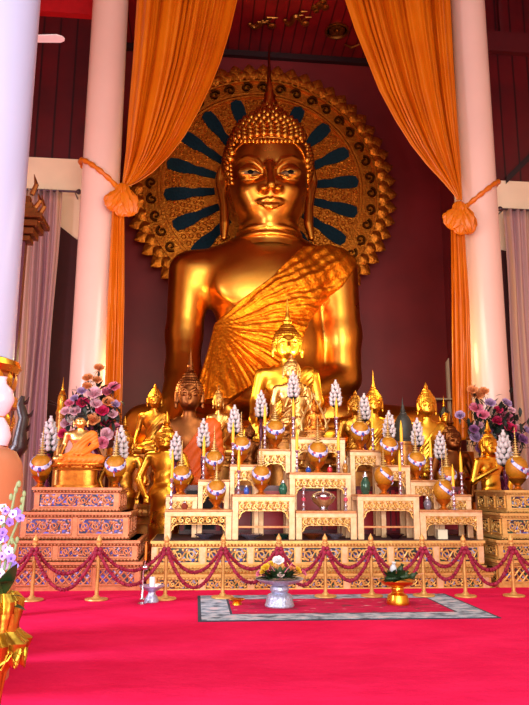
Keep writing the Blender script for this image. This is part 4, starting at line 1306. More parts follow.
def ring(x0, x1, y0, y1, w, z0, z1, mi):
    m.cur = mi
    m.box(x0, x1, y0, y0+w, z0, z1).box(x0, x1, y1-w, y1, z0, z1).box(x0, x0+w, y0+w, y1-w, z0, z1).box(x1-w, x1, y0+w, y1-w, z0, z1)
ring(rx0+e, rx1-e, ry0+e, ry1-e, bw, .008, .012, 1)
ring(rx0+e+bw, rx1-e-bw, ry0+e+bw, ry1-e-bw, .025, .008, .012, 0)
m.cur = 2; m.box(rx0+e+bw+.025, rx1-e-bw-.025, ry0+e+bw+.025, ry1-e-bw-.025, .008, .012)
m.cur = 0
tag(obj('rug', m, [RUGE, RUGB, RUGF], smooth=False), 'rose-red patterned rug with a grey leafy border on the red carpet', 'rug')
ZR = .0125
def tray(px, py, label, prof, mat, name):
    c = floor_at(px, py, ZR); t = thing(name, label, 'tray', (c.x, c.y, ZR)); k = mpp(c)
    return t, k
# silver footed tray
t, k = tray(279.5, 606, 'silver footed tray with mixed flowers on the rug', 0, 0, 'footed_tray')
obj('foot', MB().lathe([(.01, 0), (14.6*k, 0), (14.9*k, 1*k), (14*k, 3*k), (12.9*k, 8*k), (11.6*k, 11*k), (9*k, 12.4*k), (7.8*k, 13.2*k), (9.2*k, 14.5*k), (9.6*k, 17*k), (8.6*k, 19*k), (7.4*k, 20*k)], 40, wob=lambda a, z: .015*math.sin(20*a)*math.sin(z*60)), PEWTER, t)
obj('dish', MB().lathe([(7.4*k, 19.8*k), (12*k, 21*k), (20*k, 23.5*k), (24*k, 26*k), (24.3*k, 26.6*k), (23*k, 26.4*k), (12*k, 24.8*k), (.01, 24.2*k)], 40), PEWTER, t)
silver_t = t; kS = k
# gold footed tray
t, k = tray(398, 604, 'gold footed tray with wrapped lotus buds on the rug', 0, 0, 'footed_tray')
obj('foot', MB().lathe([(.01, 0), (11*k, 0), (11.3*k, 1*k), (10.5*k, 5*k), (9.3*k, 9*k), (6.3*k, 10.5*k), (5.6*k, 12*k), (6.4*k, 13.5*k), (5.8*k, 16*k)], 32, wob=lambda a, z: .04*math.sin(12*a)*math.sin(z*50)), G_STAT, t)
obj('dish', MB().lathe([(5.6*k, 15.8*k), (9*k, 17*k), (15*k, 19.5*k), (17.5*k, 22.2*k), (17.7*k, 22.8*k), (16.8*k, 22.4*k), (9*k, 19.8*k), (.01, 19.4*k)], 32), G_STAT, t)
gold_t = t; kG = k
t, k = tray(237, 604.5, 'small flat gold dish on the rug, left of the silver tray', 0, 0, 'gold_dish')
t['category'] = 'dish'
obj('dish', MB().lathe([(.01, 0), (5*k, 0), (4.6*k, 1.5*k), (3.6*k, 2.2*k), (7.6*k, 4.6*k), (8*k, 5.4*k), (7.4*k, 5.2*k), (3*k, 3.2*k), (.01, 3*k)], 24), G_STAT, t)
# silver stand at left
c = floor_at(151.5, 602, 0); k = mpp(c); c.z = .0005
t = thing('footed_tray', 'small silver footed tray holding a white candle, at the left end of the altar', 'tray', c)
obj('foot', MB().lathe([(.01, 0), (7*k, 0), (7.2*k, 1*k), (5.8*k, 5*k), (3.6*k, 8*k), (3.6*k, 10*k)], 28), PEWTER, t)
obj('dish', MB().lathe([(3.6*k, 9.8*k), (8*k, 12*k), (12.5*k, 15*k), (12.6*k, 16*k), (11.6*k, 15.6*k), (4*k, 12.6*k), (.01, 12.2*k)], 28), simple('lilac_silver', '#b8a8d8', .3, .6, .1), t)
tz = 12.3*k
w_ = thing('white_candle', 'short white candle standing in the small silver tray', 'candle', (c.x, c.y, c.z+tz+.002))
obj('candle', MB().lathe([(2.8*k, 0), (2.8*k, 11*k), (2.6*k, 11.6*k), (.01, 11.6*k)], 20), simple('white_wax', '#e4e8ec', .5), w_)
obj('wick', MB().tube([(0, 0, 11.5*k), (.002, 0, 13*k)], .003, 5), DARK, w_)
c = floor_at(142, 604, 0); c.z = .0005; k = mpp(c)
t = thing('candlestick', 'tall thin silver candlestick with an orange candle, beside the small silver tray', 'candle', c)
obj('base', MB().lathe([(.01, 0), (4.6*k, 0), (4.6*k, .8*k), (2.2*k, 2*k), (2.8*k, 4.5*k), (1.2*k, 7*k), (.9*k, 20*k), (.7*k, 30*k)], 20), SILVER, t)
obj('stem', MB().tube([(0, 0, 29*k), (2*k, 0, 42*k)], .6*k, 8), SILVER, t)
obj('cup', MB().ball((2*k, 0, 35*k), (3.2*k, 3.2*k, 2.6*k), 14, 8), SILVER, t)
obj('candle', MB().lathe([(1.15*k, 42*k), (1.1*k, 56*k), (.3*k, 60*k), (.02, 60.5*k)], 10, c=(2*k, 0, 0)), simple('orange_wax', '#e07c10', .4), t)
# ================================================================== smaller statues
def head_sdf(P, d, z0=.70, y0=0.0):
    d = smin(d, s_cap(P, (0, .012+y0, z0-.10), (0, .005+y0, z0+.03), .058, .05), .03)
    h = s_ell(P, (0, y0, z0+.115), (.100, .105, .112))
    h = smin(h, s_ell(P, (0, y0-.03, z0+.045), (.066, .062, .05)), .05)
    d = smin(d, h, .02)
    d = smin(d, s_cap(P, (0, y0-.100, z0+.125), (0, y0-.126, z0+.076), .009, .014), .012)
    d = smin(d, s_ell(P, (0, y0-.096, z0+.046), (.030, .014, .0065)), .007)
    d = smin(d, s_ell(P, (0, y0-.090, z0+.032), (.022, .014, .0075)), .008)
    for s_ in (-1, 1):
        d = smin(d, s_cap(P, (s_*.014, y0-.104, z0+.130), (s_*.045, y0-.098, z0+.148), .0065, .0065), .008)
        d = smin(d, s_cap(P, (s_*.045, y0-.098, z0+.148), (s_*.080, y0-.068, z0+.126), .0065, .005), .008)
        d = smin(d, s_ell(P, (s_*.042, y0-.094, z0+.108), (.026, .014, .0095)), .006)
        d = smin(d, s_cap(P, (s_*.104, y0+.015, z0+.13), (s_*.112, y0+.005, z0+.015), .016, .013), .012)
        d = smin(d, s_cap(P, (s_*.110, y0+.015, z0+.13), (s_*.106, y0+.0, z0+.06), .012, .018), .012)
    return d
def hair_sdf(P, z0=.70, y0=0.0, n=30):
    d = s_ell(P, (0, y0+.018, z0+.142), (.114, .108, .112))
    d = smin(d, s_ell(P, (0, y0+.02, z0+.255), (.052, .054, .038)), .035)
    fr = s_ell(P, (0, y0-.10, z0+.085), (.090, .09, .098))
    d = smax(d, -fr, .008)
    d = smax(d, z0+.055-P[2], .01)
    a = np.arctan2(P[1]-y0, P[0]); 
    return d-.0065*np.abs(np.sin(a*11)*np.sin(P[2]*150))
def seated_body(P):
    d = s_ell(P, (0, .02, .13), (.19, .13, .11))
    d = smin(d, s_ell(P, (0, .02, .30), (.115, .08, .15)), .06)
    d = smin(d, s_ell(P, (0, .01, .47), (.165, .095, .12)), .06)
    d = smin(d, s_cap(P, (-.16, .015, .565), (.16, .015, .565), .058, .058), .05)
    d = smin(d, s_cap(P, (-.08, .015, .61), (.08, .015, .61), .03, .03), .05)
    d = smin(d, s_cap(P, (-.20, .015, .56), (-.245, .03, .35), .055, .042), .03)
    d = smin(d, s_cap(P, (-.245, .03, .35), (-.27, -.12, .20), .042, .03), .02)
    d = smin(d, s_cap(P, (-.27, -.12, .20), (-.265, -.185, .145), .032, .026), .02)
    for k in range(4):
        d = smin(d, s_cap(P, (-.285+k*.016, -.19, .145), (-.285+k*.015, -.225, .07+abs(k-1.5)*.008), .0095, .007), .006)
    d = smin(d, s_cap(P, (-.245, -.175, .15), (-.225, -.20, .12), .01, .008), .008)
    d = smin(d, s_cap(P, (.20, .015, .56), (.245, .03, .35), .055, .042), .03)
    d = smin(d, s_cap(P, (.245, .03, .35), (.10, -.14, .185), .042, .03), .02)
    d = smin(d, s_ell(P, (.055, -.165, .172), (.055, .036, .016)), .015)
    for k in range(4):
        d = smin(d, s_cap(P, (.02, -.14-k*.016, .172), (-.045+abs(k-1.5)*.008, -.145-k*.014, .168), .009, .007), .005)
    for s_ in (-1, 1):
        d = smin(d, s_cap(P, (s_*.12, .0, .09), (s_*.33, -.11, .075), .095, .07), .04)
    d = smin(d, s_cap(P, (.33, -.11, .06), (-.10, -.20, .065), .06, .042), .03)
    d = smin(d, s_cap(P, (-.33, -.11, .055), (.12, -.17, .045), .06, .04), .03)
    d = smax(d, -P[2], .005)
    return d
def f_seated(P): return head_sdf(P, seated_body(P))
def f_seat_sash(P):
    X, Y, Z_ = P
    u = (Z_-.40)-(X-0.0)*1.15           # diagonal over the shoulder at +x
    base = seated_body(P)-.012-.0025*np.sin((Z_-X*1.15)*130)
    d = smax(base, -u*.66-.0, .004)   # keeps the upper-left of the line
    band = np.abs(u*.66+.02)-.075
    d = smax(smax(base, band, .006), .20-Z_, .006)
    return np.maximum(d, np.abs(X)-.2)
def f_seat_robe(P):
    """a cloth robe over the +x shoulder that covers the whole lower front"""
    X, Y, Z_ = P
    base = seated_body(P)-.018-.004*np.sin((X*1.1-Z_)*75+np.sin(Z_*20))
    line = (Z_-.44)-(X)*1.25
    return smax(base, line*.62, .008)
SB = sdf_mesh('body', f_seated, (-.44, -.29, -.02), (.44, .17, .98), .0075)
SH = sdf_mesh('hair', hair_sdf, (-.14, -.12, .72), (.14, .15, 1.04), .0055)
SS = sdf_mesh('sash', f_seat_sash, (-.24, -.2, .18), (.30, .16, .68), .008)
SR = sdf_mesh('cloth_robe', f_seat_robe, (-.44, -.3, -.02), (.44, .17, .68), .0085)
def fin(kind):
    if kind == 'flame': p = [(.022, 0), (.035, .015), (.024, .04), (.03, .055), (.016, .09), (.008, .13), (.001, .19)]
    elif kind == 'spike': p = [(.036, 0), (.04, .015), (.026, .03), (.03, .045), (.018, .07), (.012, .12), (.006, .18), (.001, .24)]
    else: p = [(.02, 0), (.028, .02), (.018, .045), (.001, .08)]
    q = MB().lathe(p, 12, c=(0, .02, .985)); return q.mesh('finial')
FIN = {k: fin(k) for k in ('flame', 'spike', 'bud')}
for me in (SB, SH, SS, SR, *FIN.values()): me.materials.append(None)
def objmat(o, mat):
    o.material_slots[0].link = 'OBJECT'; o.material_slots[0].material = mat
def mput(name, me, mat, parent, **k):
    o = bpy.data.objects.new(name, me); COL.objects.link(o); o.parent = parent
    for a, v in k.items(): setattr(o, a, v)
    objmat(o, mat); return o
RPL = paint_gold('plinth_gold', '#c88838', '#a0602c', .35, .6)
def plinth(parent, h, w, d, mat, lotus=True):
    """moulded base from z=-h up to the seat (z=0)"""
    m = MB(); th = min(.14, h*.5)
    def ov(r, z): return [(r*w*math.copysign(abs(math.cos(a))**.6, math.cos(a)), r*d*math.copysign(abs(math.sin(a))**.6, math.sin(a)), z) for a in [2*PI*i/40 for i in range(40)]]
    prof = [(1.0, -.0), (1.03, -.02), (1.0, -.045), (.9, -.06), (.9, -th+.05), (1.02, -th+.02), (1.06, -th)]
    if h > th+.01: prof += [(.8, -th-.005), (.8, -h+.05), (.95, -h+.04), (.95, -h)]
    vs = []; fs = []
    for r, z in prof: vs += ov(r, z)
    for i in range(len(prof)-1):
        for k in range(40): fs.append((i*40+k, (i+1)*40+k, (i+1)*40+(k+1) % 40, i*40+(k+1) % 40))
    fs.append(tuple(range(40))); fs.append(tuple((len(prof)-1)*40+k for k in range(40))[::-1])
    m.add(vs, fs)
    for i in range(26):
        a = 2*PI*i/26
        x = w*1.0*math.copysign(abs(math.cos(a))**.6, math.cos(a)); y = d*1.0*math.copysign(abs(math.sin(a))**.6, math.sin(a))
        m.ball((x, y, -th*.42), (.035, .035, .03), 6, 4)
    return obj('plinth', m, mat, parent)
YDEP = -.05
def seated(name, label, px, pyc, pys, Y, mat, finial='bud', wy=1.0, hairmat=None, robe=None, sash=True, zbase=0.0005, wx=1.0, rotz=0, pl_mat=None, facing=0):
    zc, zs = zat(px, pyc, Y), zat(px, pys, Y)
    H = zc-zs
    t = thing(name, label, 'statue', (xat(px, (pyc+pys)/2, Y), Y, zs), rotz)
    t.scale = (H*wx, H*wy, H)
    mput('body', SB, mat, t); mput('hair', SH, hairmat or mat, t)
    if finial: mput('finial', FIN[finial], mat if finial != 'x' else mat, t)
    if robe: mput('cloth_robe', SR, robe, t)
    elif sash: mput('sash', SS, mat, t)
    hb = (zs-zbase)/H
    p = plinth(t, hb, .385, .21, pl_mat or RPL); p.location = (0, YDEP, 0)
    return t
BLACK = simple('black_lacquer', '#100c0c', .35)
ORANGE_CL = simple('orange_robe_cloth', '#dc5a08', .6, 0, .1, 6, .3, 12)
ORANGE_LT = simple('light_orange_cloth', '#ec7c1c', .6, 0, .08, 6)
seated('seated_statue', 'bright gold seated statue at the centre, before the lap of the giant statue', 287.5, 322, 446, 12.42, G_STAT, 'spike', wx=1.04, wy=.75)
seated('seated_statue', 'pale gold seated statue directly in front of the bright gold central one', 291.5, 357, 432, 11.66, G_PALE, 'bud', wy=.75)
seated('seated_statue', 'dark bronze seated statue wearing an orange cloth robe, left of the centre', 188.5, 370, 504, 11.98, G_BRONZE, 'flame', robe=ORANGE_CL, wx=.9, wy=.6)
seated('seated_statue', 'old gold seated statue before the left knee of the giant statue', 154, 387, 455, 12.5, G_OLD, 'bud', wx=.95)
seated('seated_statue', 'small pale gold seated statue right of the orange-robed bronze one', 218, 389, 457, 12.56, G_PALE, 'bud', wx=.7, wy=.8)
seated('seated_statue', 'gold seated statue with a tall pointed finial, right of the centre', 374.5, 388, 470, 12.47, G_STAT, 'spike', wx=.98, wy=.65)
seated('seated_statue', 'dull gold seated statue partly behind a lotus cone, left of the pointed-finial one', 356, 394, 462, 11.5, G_OLD, 'bud')
seated('seated_statue', 'bright yellow-gold seated statue near the right drape, before the maroon wall', 428, 388, 482, 11.88, G_STAT, 'bud', wx=.9, wy=.65)
seated('seated_statue', 'small gold seated statue with black hair beside the right drape', 445.5, 406, 468, 12.66, G_STAT, 'flame', hairmat=BLACK, wx=.75, wy=.8)
seated('seated_statue', 'small dark bronze seated statue between two amber offerings, left of the centre', 250, 425, 470, 11.25, G_BRONZE, 'bud')
# on the left pedestal
seated('seated_statue', 'small gold seated statue with black hair and an orange sash on the rose-gold pedestal', 80, 412, 463, 10.2, G_PALE, None, hairmat=BLACK, robe=ORANGE_LT, zbase=zpl+.0005, wx=1.22, pl_mat=GP)
# on the topmost table, with a flame frame
Ys = T11['Yf']+.16
t = seated('seated_statue', 'tiny orange-gold seated statue inside a pointed flame frame on the topmost central table', 314, 404, 431, Ys, GP, 'spike', zbase=T11['z'], wx=1.0)
m = MB()
for s_ in (-1, 1):
    pts = [(s_*.42, .05, .0), (s_*.47, .05, .3), (s_*.36, .05, .62), (s_*.2, .05, .95), (s_*.06, .05, 1.2), (0, .05, 1.42)]
    m.tube(pts, [.05, .05, .045, .04, .03, .01], 6)
    for q in pts[:-1]:
        m.tube([q, (q[0]*1.25, .05, q[2]+.12), (q[0]*1.2, .05, q[2]+.26)], [.04, .03, .006], 5)
obj('flame_frame', m, SPIRE, t)
# ---- standing figures
def stand_body(P, arm):
    d = s_ell(P, (0, .01, .74), (.098, .055, .085))
    d = smin(d, s_ell(P, (0, .01, .62), (.07, .05, .10)), .04)
    d = smin(d, s_cap(P, (-.088, .01, .79), (.088, .01, .79), .032, .032), .03)
    d = smin(d, s_ell(P, (0, .01, .52), (.085, .06, .07)), .05)
    for s_ in (-1, 1):
        d = smin(d, s_cap(P, (s_*.038, .0, .50), (s_*.04, .0, .28), .052, .040), .04)
        d = smin(d, s_cap(P, (s_*.04, .0, .28), (s_*.042, .005, .04), .040, .030), .05)
        d = smin(d, s_cap(P, (s_*.04, .0, .018), (s_*.048, -.055, .014), .022, .018), .01)
    if arm == 'chest':
        d = smin(d, s_cap(P, (-.112, .01, .785), (-.165, .0, .64), .030, .024), .02)
        d = smin(d, s_cap(P, (-.165, .0, .64), (-.03, -.085, .735), .024, .016), .012)
        d = smin(d, s_ell(P, (-.015, -.09, .75), (.018, .012, .025)), .01)
        for k in range(4): d = smin(d, s_cap(P, (-.027+k*.009, -.092, .765), (-.024+k*.009, -.092, .80), .0048, .004), .003)
    else:
        d = smin(d, s_cap(P, (-.112, .01, .785), (-.172, .0, .62), .030, .024), .02)
        d = smin(d, s_cap(P, (-.172, .0, .62), (-.11, -.045, .50), .024, .017), .012)
        for k in range(4): d = smin(d, s_cap(P, (-.118+k*.009, -.05, .50), (-.116+k*.009, -.058, .455), .005, .004), .003)
    d = smin(d, s_cap(P, (.112, .01, .785), (.168, .0, .63), .030, .024), .02)
    d = smin(d, s_cap(P, (.168, .0, .63), (.12, -.04, .50), .024, .017), .012)
    for k in range(4): d = smin(d, s_cap(P, (.105+k*.009, -.045, .50), (.104+k*.009, -.05, .455), .005, .004), .003)
    return d
def scaled_head(P, f):
    k = .62; Q = [P[0]/k, P[1]/k, (P[2]-.83)/k+.70]
    return f(Q)*k
def mk_stand(arm):
    def f(P):
        d = stand_body(P, arm)
        k = .62; Q = [P[0]/k, P[1]/k, (P[2]-.83)/k+.70]
        h = head_sdf(Q, s_cap(Q, (0, .012, .55), (0, .01, .66), .06, .055))*k
        return smin(d, h, .02)
    return f
def stand_robe(P):
    X, Y, Z_ = P
    d = s_ell(P, (0, .01, .52), (.10, .075, .08))
    d = smin(d, s_cap(P, (-.02, .01, .50), (-.035, .01, .10), .070, .068), .05)
    d = smin(d, s_cap(P, (.02, .01, .50), (.035, .01, .10), .070, .068), .05)
    d = d+.03*np.clip(.5-Z_, 0, .4)
    d = smin(d, s_ell(P, (0, .01, .64), (.076, .056, .14)), .02)
    d = smax(d, (Z_-.72)-X*1.0, .01)
    d = d-.0016*np.sin(Z_*70-X*45)
    d = smax(d, .075-Z_, .01)
    return smax(d, (np.sqrt((X)**2)-.13), .02)
STB = {a: sdf_mesh('body', mk_stand(a), (-.21, -.13, -.01), (.21, .11, 1.02), .0048) for a in ('chest', 'down')}
def st_hair(P):
    k = .62; return hair_sdf([P[0]/k, P[1]/k, (P[2]-.83)/k+.70])*k
STH = sdf_mesh('hair', st_hair, (-.095, -.08, .84), (.095, .1, 1.05), .004)
STR = sdf_mesh('robe', stand_robe, (-.16, -.11, .05), (.16, .13, .86), .0055)
for me in (*STB.values(), STH, STR): me.materials.append(None)
FS = MB().lathe([(.02, 0), (.028, .012), (.018, .03), (.012, .06), (.001, .10)], 12, c=(0, .012, 1.015)).mesh('finial'); FS.materials.append(None)
def standing(name, label, px, pyc, Y, mat, arm='down', wx=1.12, rotz=0, zb=0.0, hmat=None, cat='statue'):
    zc = zat(px, pyc, Y); H = (zc-zb-.06)/1.02
    t = thing(name, label, cat, (xat(px, (pyc+560)/2, Y), Y, zb+.0005), rotz, sc=1)
    t.scale = (H*wx, H, H); b_ = .06/H
    for n_, me, mt in (('body', STB[arm], mat), ('hair', STH, hmat or mat), ('robe', STR, mat), ('finial', FS, mat)):
        mput(n_, me, mt, t, location=(0, 0, b_))
    q = MB().lathe([(.11, 0), (.11, b_*.3), (.09, b_*.5), (.10, b_*.8), (.095, b_), (.001, b_)], 28)
    obj('base', q, RPL, t)
    return t
standing('standing_statue', 'standing gold statue between the rose-gold pedestal and the tables, before the bronze one', 164, 424, 11.32, G_STAT, 'down', rotz=-.2)
standing('standing_statue', 'standing bright gold statue with one hand raised to its chest, left of the right pedestal', 492.5, 432, 11.2, G_STAT, 'chest', rotz=.35)
standing('standing_statue', 'tall standing brown bronze statue beside the right drape', 454, 424, 11.28, G_BRONZE, 'down', 1.1, .25)
standing('standing_statue', 'standing dull gold statue mostly hidden behind the right corner of the rose-gold pedestal', 121.5, 428, 11.52, G_OLD, 'down', 1.0, 0)
# small standing one in front of the central pair
Y = 11.21; zb = za_top
t = standing('standing_statue', 'small pale gold standing statue right below the two central seated ones', 298, 379, Y, G_PALE, 'chest', 1.1, 0, zb)
t.scale = tuple(v for v in t.scale)
o = t.children[-1]
zz_ = zb
# it stands on a tall plinth of its own
H_new = (zat(298, 379, Y)-zat(298, 470, Y)-.03)/1.02
z_old = t.location.z
t.location.z = zat(298, 470, Y); t.scale = (H_new,)*3
m = MB().lathe([(.10, 0.001), (.10, -.04), (.08, -.06), (.08, -(t.location.z)/H_new+.06), (.10, -(t.location.z)/H_new+.04), (.10, -(t.location.z)/H_new+.001)], 28)
obj('plinth', m, RPL, t)

# ---- small stupas
def stupa(label, px, pyt, pyb, Y, mat, hwpx):
    zt_, zb_ = zat(px, pyt, Y), zat(px, pyb, Y); H = zt_-zb_
    t = thing('miniature_stupa', label, 'stupa', (xat(px, (pyt+pyb)/2, Y), Y, zb_))
    w = hwpx*mpp(at(px, pyb, Y))
    obj('bell', MB().lathe([(w, 0), (w*1.02, H*.05), (w*.9, H*.08), (w*.92, H*.28), (w*.84, H*.42), (w*.55, H*.56), (w*.3, H*.62)], 28), mat, t)
    obj('spire', MB().lathe([(w*.34, H*.6), (w*.36, H*.64), (w*.22, H*.66), (w*.26, H*.7), (w*.16, H*.74), (w*.18, H*.77), (w*.09, H*.83), (w*.04, H*.93), (.001, H)], 20), mat, t)
    obj('plinth', MB().lathe([(w*1.15, -zb_+.0005), (w*1.15, -zb_+.1), (w, -zb_+.12), (w, -.05), (w*1.12, -.04), (w*1.12, 0), (.01, 0)], 28), RPL, t)
stupa('dark grey miniature stupa with a pointed spire between the gold statues at right', 403, 397, 442, 11.3, simple('grey_stone', '#3c3c38', .5, .3, .15, 12), 10.2)
stupa('small gold spired stupa behind the pink bouquet at left', 62.5, 377, 412, 12.6, G_STAT, 5)

# ================================================================== flower bouquets
def rose_mesh(R=.1):
    m = MB(); rn = random.Random(3)
    for ring, (n, r0, op, h) in enumerate([(3, .15, .1, .62), (4, .32, .25, .62), (5, .52, .45, .56), (6, .70, .75, .46)]):
        for k in range(n):
            a = 2*PI*(k+ring*.37)/n+rn.uniform(-.1, .1)
            W = (1.5-.12*ring)*PI/n*1.55
            def fn(u, v, a=a, r0=r0, op=op, h=h, W=W):
                b = a+(u-.5)*W*(.75+.5*math.sin(PI*min(1, .2+v*.6)))
                rr = r0*.25+(r0+.28*math.sin(op)-r0*.25)*v**.8
                rr += .07*max(0, v-.75)*4*(1 if op > .5 else 0)
                z = h*math.cos(op*.75)*v-.12*(abs(u-.5)*2)**2*v+.05*math.sin(b*5)
                return (R*rr*math.cos(b), R*rr*math.sin(b), R*z*1.3)
            m.grid(fn, 5, 4)
    return m
RM_ = rose_mesh(1.0)
rose_me = RM_.mesh('flower', True, 80); rose_me.materials.append(None)
leafm = MB()
def one_leaf(m, p, d, L, W):
    d = Vector(d).normalized(); sd = d.cross(Vector((0, 0, 1)))
    sd = sd.normalized() if sd.length > .01 else Vector((1, 0, 0)); nz = sd.cross(d)
    def fn(u, v):
        w = W*math.sin(PI*min(1, max(0, v))**.8)
        q = Vector(p)+d*L*v+sd*(u-.5)*w+nz*(-.25*L*v*v+.08*w*abs(u-.5)*2)
        return tuple(q)
    m.grid(fn, 2, 5)
PAL = {'pink': '#d8708c', 'hot': '#c41c50', 'blush': '#dca8b4', 'orange': '#d88850', 'lilac': '#a888b0', 'cream': '#d8c0b8', 'violet': '#7c4878'}
FM = {k: simple('petals_'+k, v, .6, 0, .12, 8) for k, v in PAL.items()}
def bouquet(label, Y, flowers, base_px, base_py, sprigs, seed, leafmat=LEAF_D):
    rn = random.Random(seed)
    zb = zat(base_px, base_py, Y); X0 = xat(base_px, base_py, Y)
    t = thing('flower_bouquet', label, 'bouquet', (X0, Y, zb)); org = Vector((X0, Y, zb))
    hub = Vector((0, 0, .35))
    lv = MB(); st = MB()
    k = mpp((X0, Y, zb))
    for (px, py, r, c) in flowers:
        dy = rn.uniform(-.14, .05)
        p = at(px, py, Y+dy)-org
        n = (p-hub).normalized()*.6+Vector((rn.uniform(-.2, .2), -1, .25))
        o = bpy.data.objects.new('flower', rose_me); COL.objects.link(o); o.parent = t; objmat(o, FM[c])
        o.location = p; o.rotation_mode = 'QUATERNION'; o.rotation_quaternion = n.to_track_quat('Z', 'Y')
        s_ = r*k*1.3; o.scale = (s_, s_, s_)
        st.tube([hub, hub.lerp(p, .6)+Vector((0, .05, .03)), p], .006, 4)
        for _ in range(7):
            a = rn.uniform(0, 2*PI)
            one_leaf(lv, p+Vector((0, .03, -.02)), (math.cos(a), rn.uniform(-.5, .5), math.sin(a)), r*k*rn.uniform(1.3, 2.1), r*k*.6)
    for _ in range(260):
        p = hub+Vector((rn.gauss(0, 14)*k, rn.uniform(-.15, .12), rn.gauss(24, 14)*k))
        a = rn.uniform(0, 2*PI)
        one_leaf(lv, p, (math.cos(a), rn.uniform(-.6, .3), math.sin(a)), rn.uniform(.12, .24), .07)
    for (px, py) in sprigs:
        p = at(px, py, Y)-org; st.tube([hub, hub.lerp(p, .5)+Vector((0, 0, .05)), p], [.008, .006, .003], 4)
        for i in range(8):
            q = hub.lerp(p, .5+.5*i/8); a = rn.uniform(0, 2*PI)
            one_leaf(lv, q, (math.cos(a), -.2, math.sin(a)), .09, .025)
    obj('leaves', lv, leafmat, t, ang=80); obj('stems', st, leafmat, t)
    obj('vase', MB().lathe([(.14, -.5), (.16, -.48), (.1, -.42), (.12, -.3), (.2, -.1), (.19, .1), (.11, .25), (.1, .3), (.15, .38), (.14, .38), (.08, .3)], 28), PURPLE, t)
    obj('stand', MB().lathe([(.24, -zb+.0005), (.24, -zb+.08), (.16, -zb+.12), (.16, -.56), (.22, -.53), (.22, -.5), (.01, -.5)], 28), MAROON, t)
fl1 = [(99, 369, 4.5, 'orange'), (88, 379, 4.5, 'orange'), (97, 381, 4, 'orange'), (87, 387, 4, 'orange'), (94, 395, 6.5, 'blush'), (82, 392, 4, 'lilac'), (107, 393, 5, 'pink'), (114, 388, 5, 'pink'), (70, 404, 4, 'pink'), (83, 404, 5.5, 'hot'), (96, 405, 5, 'blush'), (108, 403, 5, 'orange'), (76, 412, 5, 'blush'), (90, 415, 4, 'cream'), (66, 412, 4, 'blush'), (102, 412, 5.5, 'hot'), (112, 415, 4.5, 'blush'), (93, 421, 6, 'orange'), (105, 424, 5.5, 'hot'), (67, 424, 5, 'blush'), (92, 430, 6, 'pink'), (106, 435, 5.5, 'blush'), (116, 429, 4.5, 'pink'), (63, 434, 4, 'hot'), (102, 443, 5, 'pink'), (115, 405, 4, 'lilac'), (75, 399, 3.5, 'lilac'), (72, 420, 4, 'cream')]
bouquet('tall pink, crimson and orange flower bouquet behind the orange-robed statue at left', 11.2, fl1, 90, 462, [(76, 386), (100, 366), (118, 395), (62, 400), (110, 382), (86, 374)], 2)
fl2 = [(477, 396, 6, 'orange'), (472, 391, 4.5, 'orange'), (484, 392, 4, 'orange'), (476, 409, 5.5, 'pink'), (483, 416, 5, 'pink'), (505, 419, 6.5, 'pink'), (497, 422, 5, 'hot'), (509, 429, 6, 'hot'), (479, 426, 4.5, 'blush'), (490, 404, 4.5, 'lilac'), (506, 404, 4.5, 'lilac'), (498, 411, 4, 'hot'), (460, 416, 4, 'lilac'), (476, 438, 5, 'lilac'), (474, 430, 4, 'violet'), (518, 430, 4.5, 'blush'), (514, 437, 5, 'violet'), (481, 449, 4.5, 'violet'), (488, 431, 4, 'violet'), (522, 440, 4.5, 'violet'), (484, 441, 3.5, 'lilac'), (511, 411, 3.5, 'blush'), (500, 437, 4, 'hot'), (526, 431, 4, 'lilac')]
bouquet('wide pink, crimson and violet flower bouquet before the right column', 11.62, fl2, 500, 475, [(458, 413), (463, 444), (466, 404), (526, 448), (520, 412), (512, 400), (468, 430), (528, 440)], 5)

# --- flowers in the silver tray
rn = random.Random(9)
def tray_flowers(t, k, spec, z0, nleaf, wid, h, leafmat, white_tip=False):
    lv = MB()
    for _ in range(nleaf):
        a = rn.uniform(0, 2*PI); r = rn.uniform(0, wid*.4)
        one_leaf(lv, (r*k*math.cos(a), r*k*.6*math.sin(a), z0*k+.01), (math.cos(a), math.sin(a)*.6, rn.uniform(.1, 1.6)), rn.uniform(.6, 1.0)*h*k, .06)
    obj('leaves', lv, leafmat, t, ang=80)
    for (x, z, r, c, dy) in spec:
        o = bpy.data.objects.new('flower', rose_me); COL.objects.link(o); o.parent = t; objmat(o, c)
        o.location = (x*k, dy*k, z*k); o.rotation_mode = 'QUATERNION'; o.rotation_quaternion = Vector((x*.04, -.6, .8)).to_track_quat('Z', 'Y')
        o.scale = (r*k*1.2,)*3
YEL = simple('yellow_petals', '#e0b828', .6, 0, .1); WHT = simple('white_petals', '#e8e8ec', .6, 0, .05)
tray_flowers(silver_t, kS, [(-14, 36, 4.2, YEL, -2), (-9, 39, 3.6, YEL, 2), (-1, 42, 5.2, WHT, 3), (12, 35, 3.2, FM['orange'], -3), (-20, 31, 3.4, FM['pink'], -1), (18, 34, 3.4, YEL, -2), (0, 30, 3.2, FM['cream'], -9), (-17, 33, 3, YEL, -4), (24, 31, 3, FM['pink'], 0)], 26, 130, 34, 15, LEAF)
m = MB()
for a_ in (-.9, -.6, .7, 1.0): m.tube([(0, 0, 26*kS), (math.sin(a_)*20*kS, 0, 26*kS+math.cos(a_)*20*kS)], .005, 5)
obj('sticks', m, FM['pink'], silver_t)
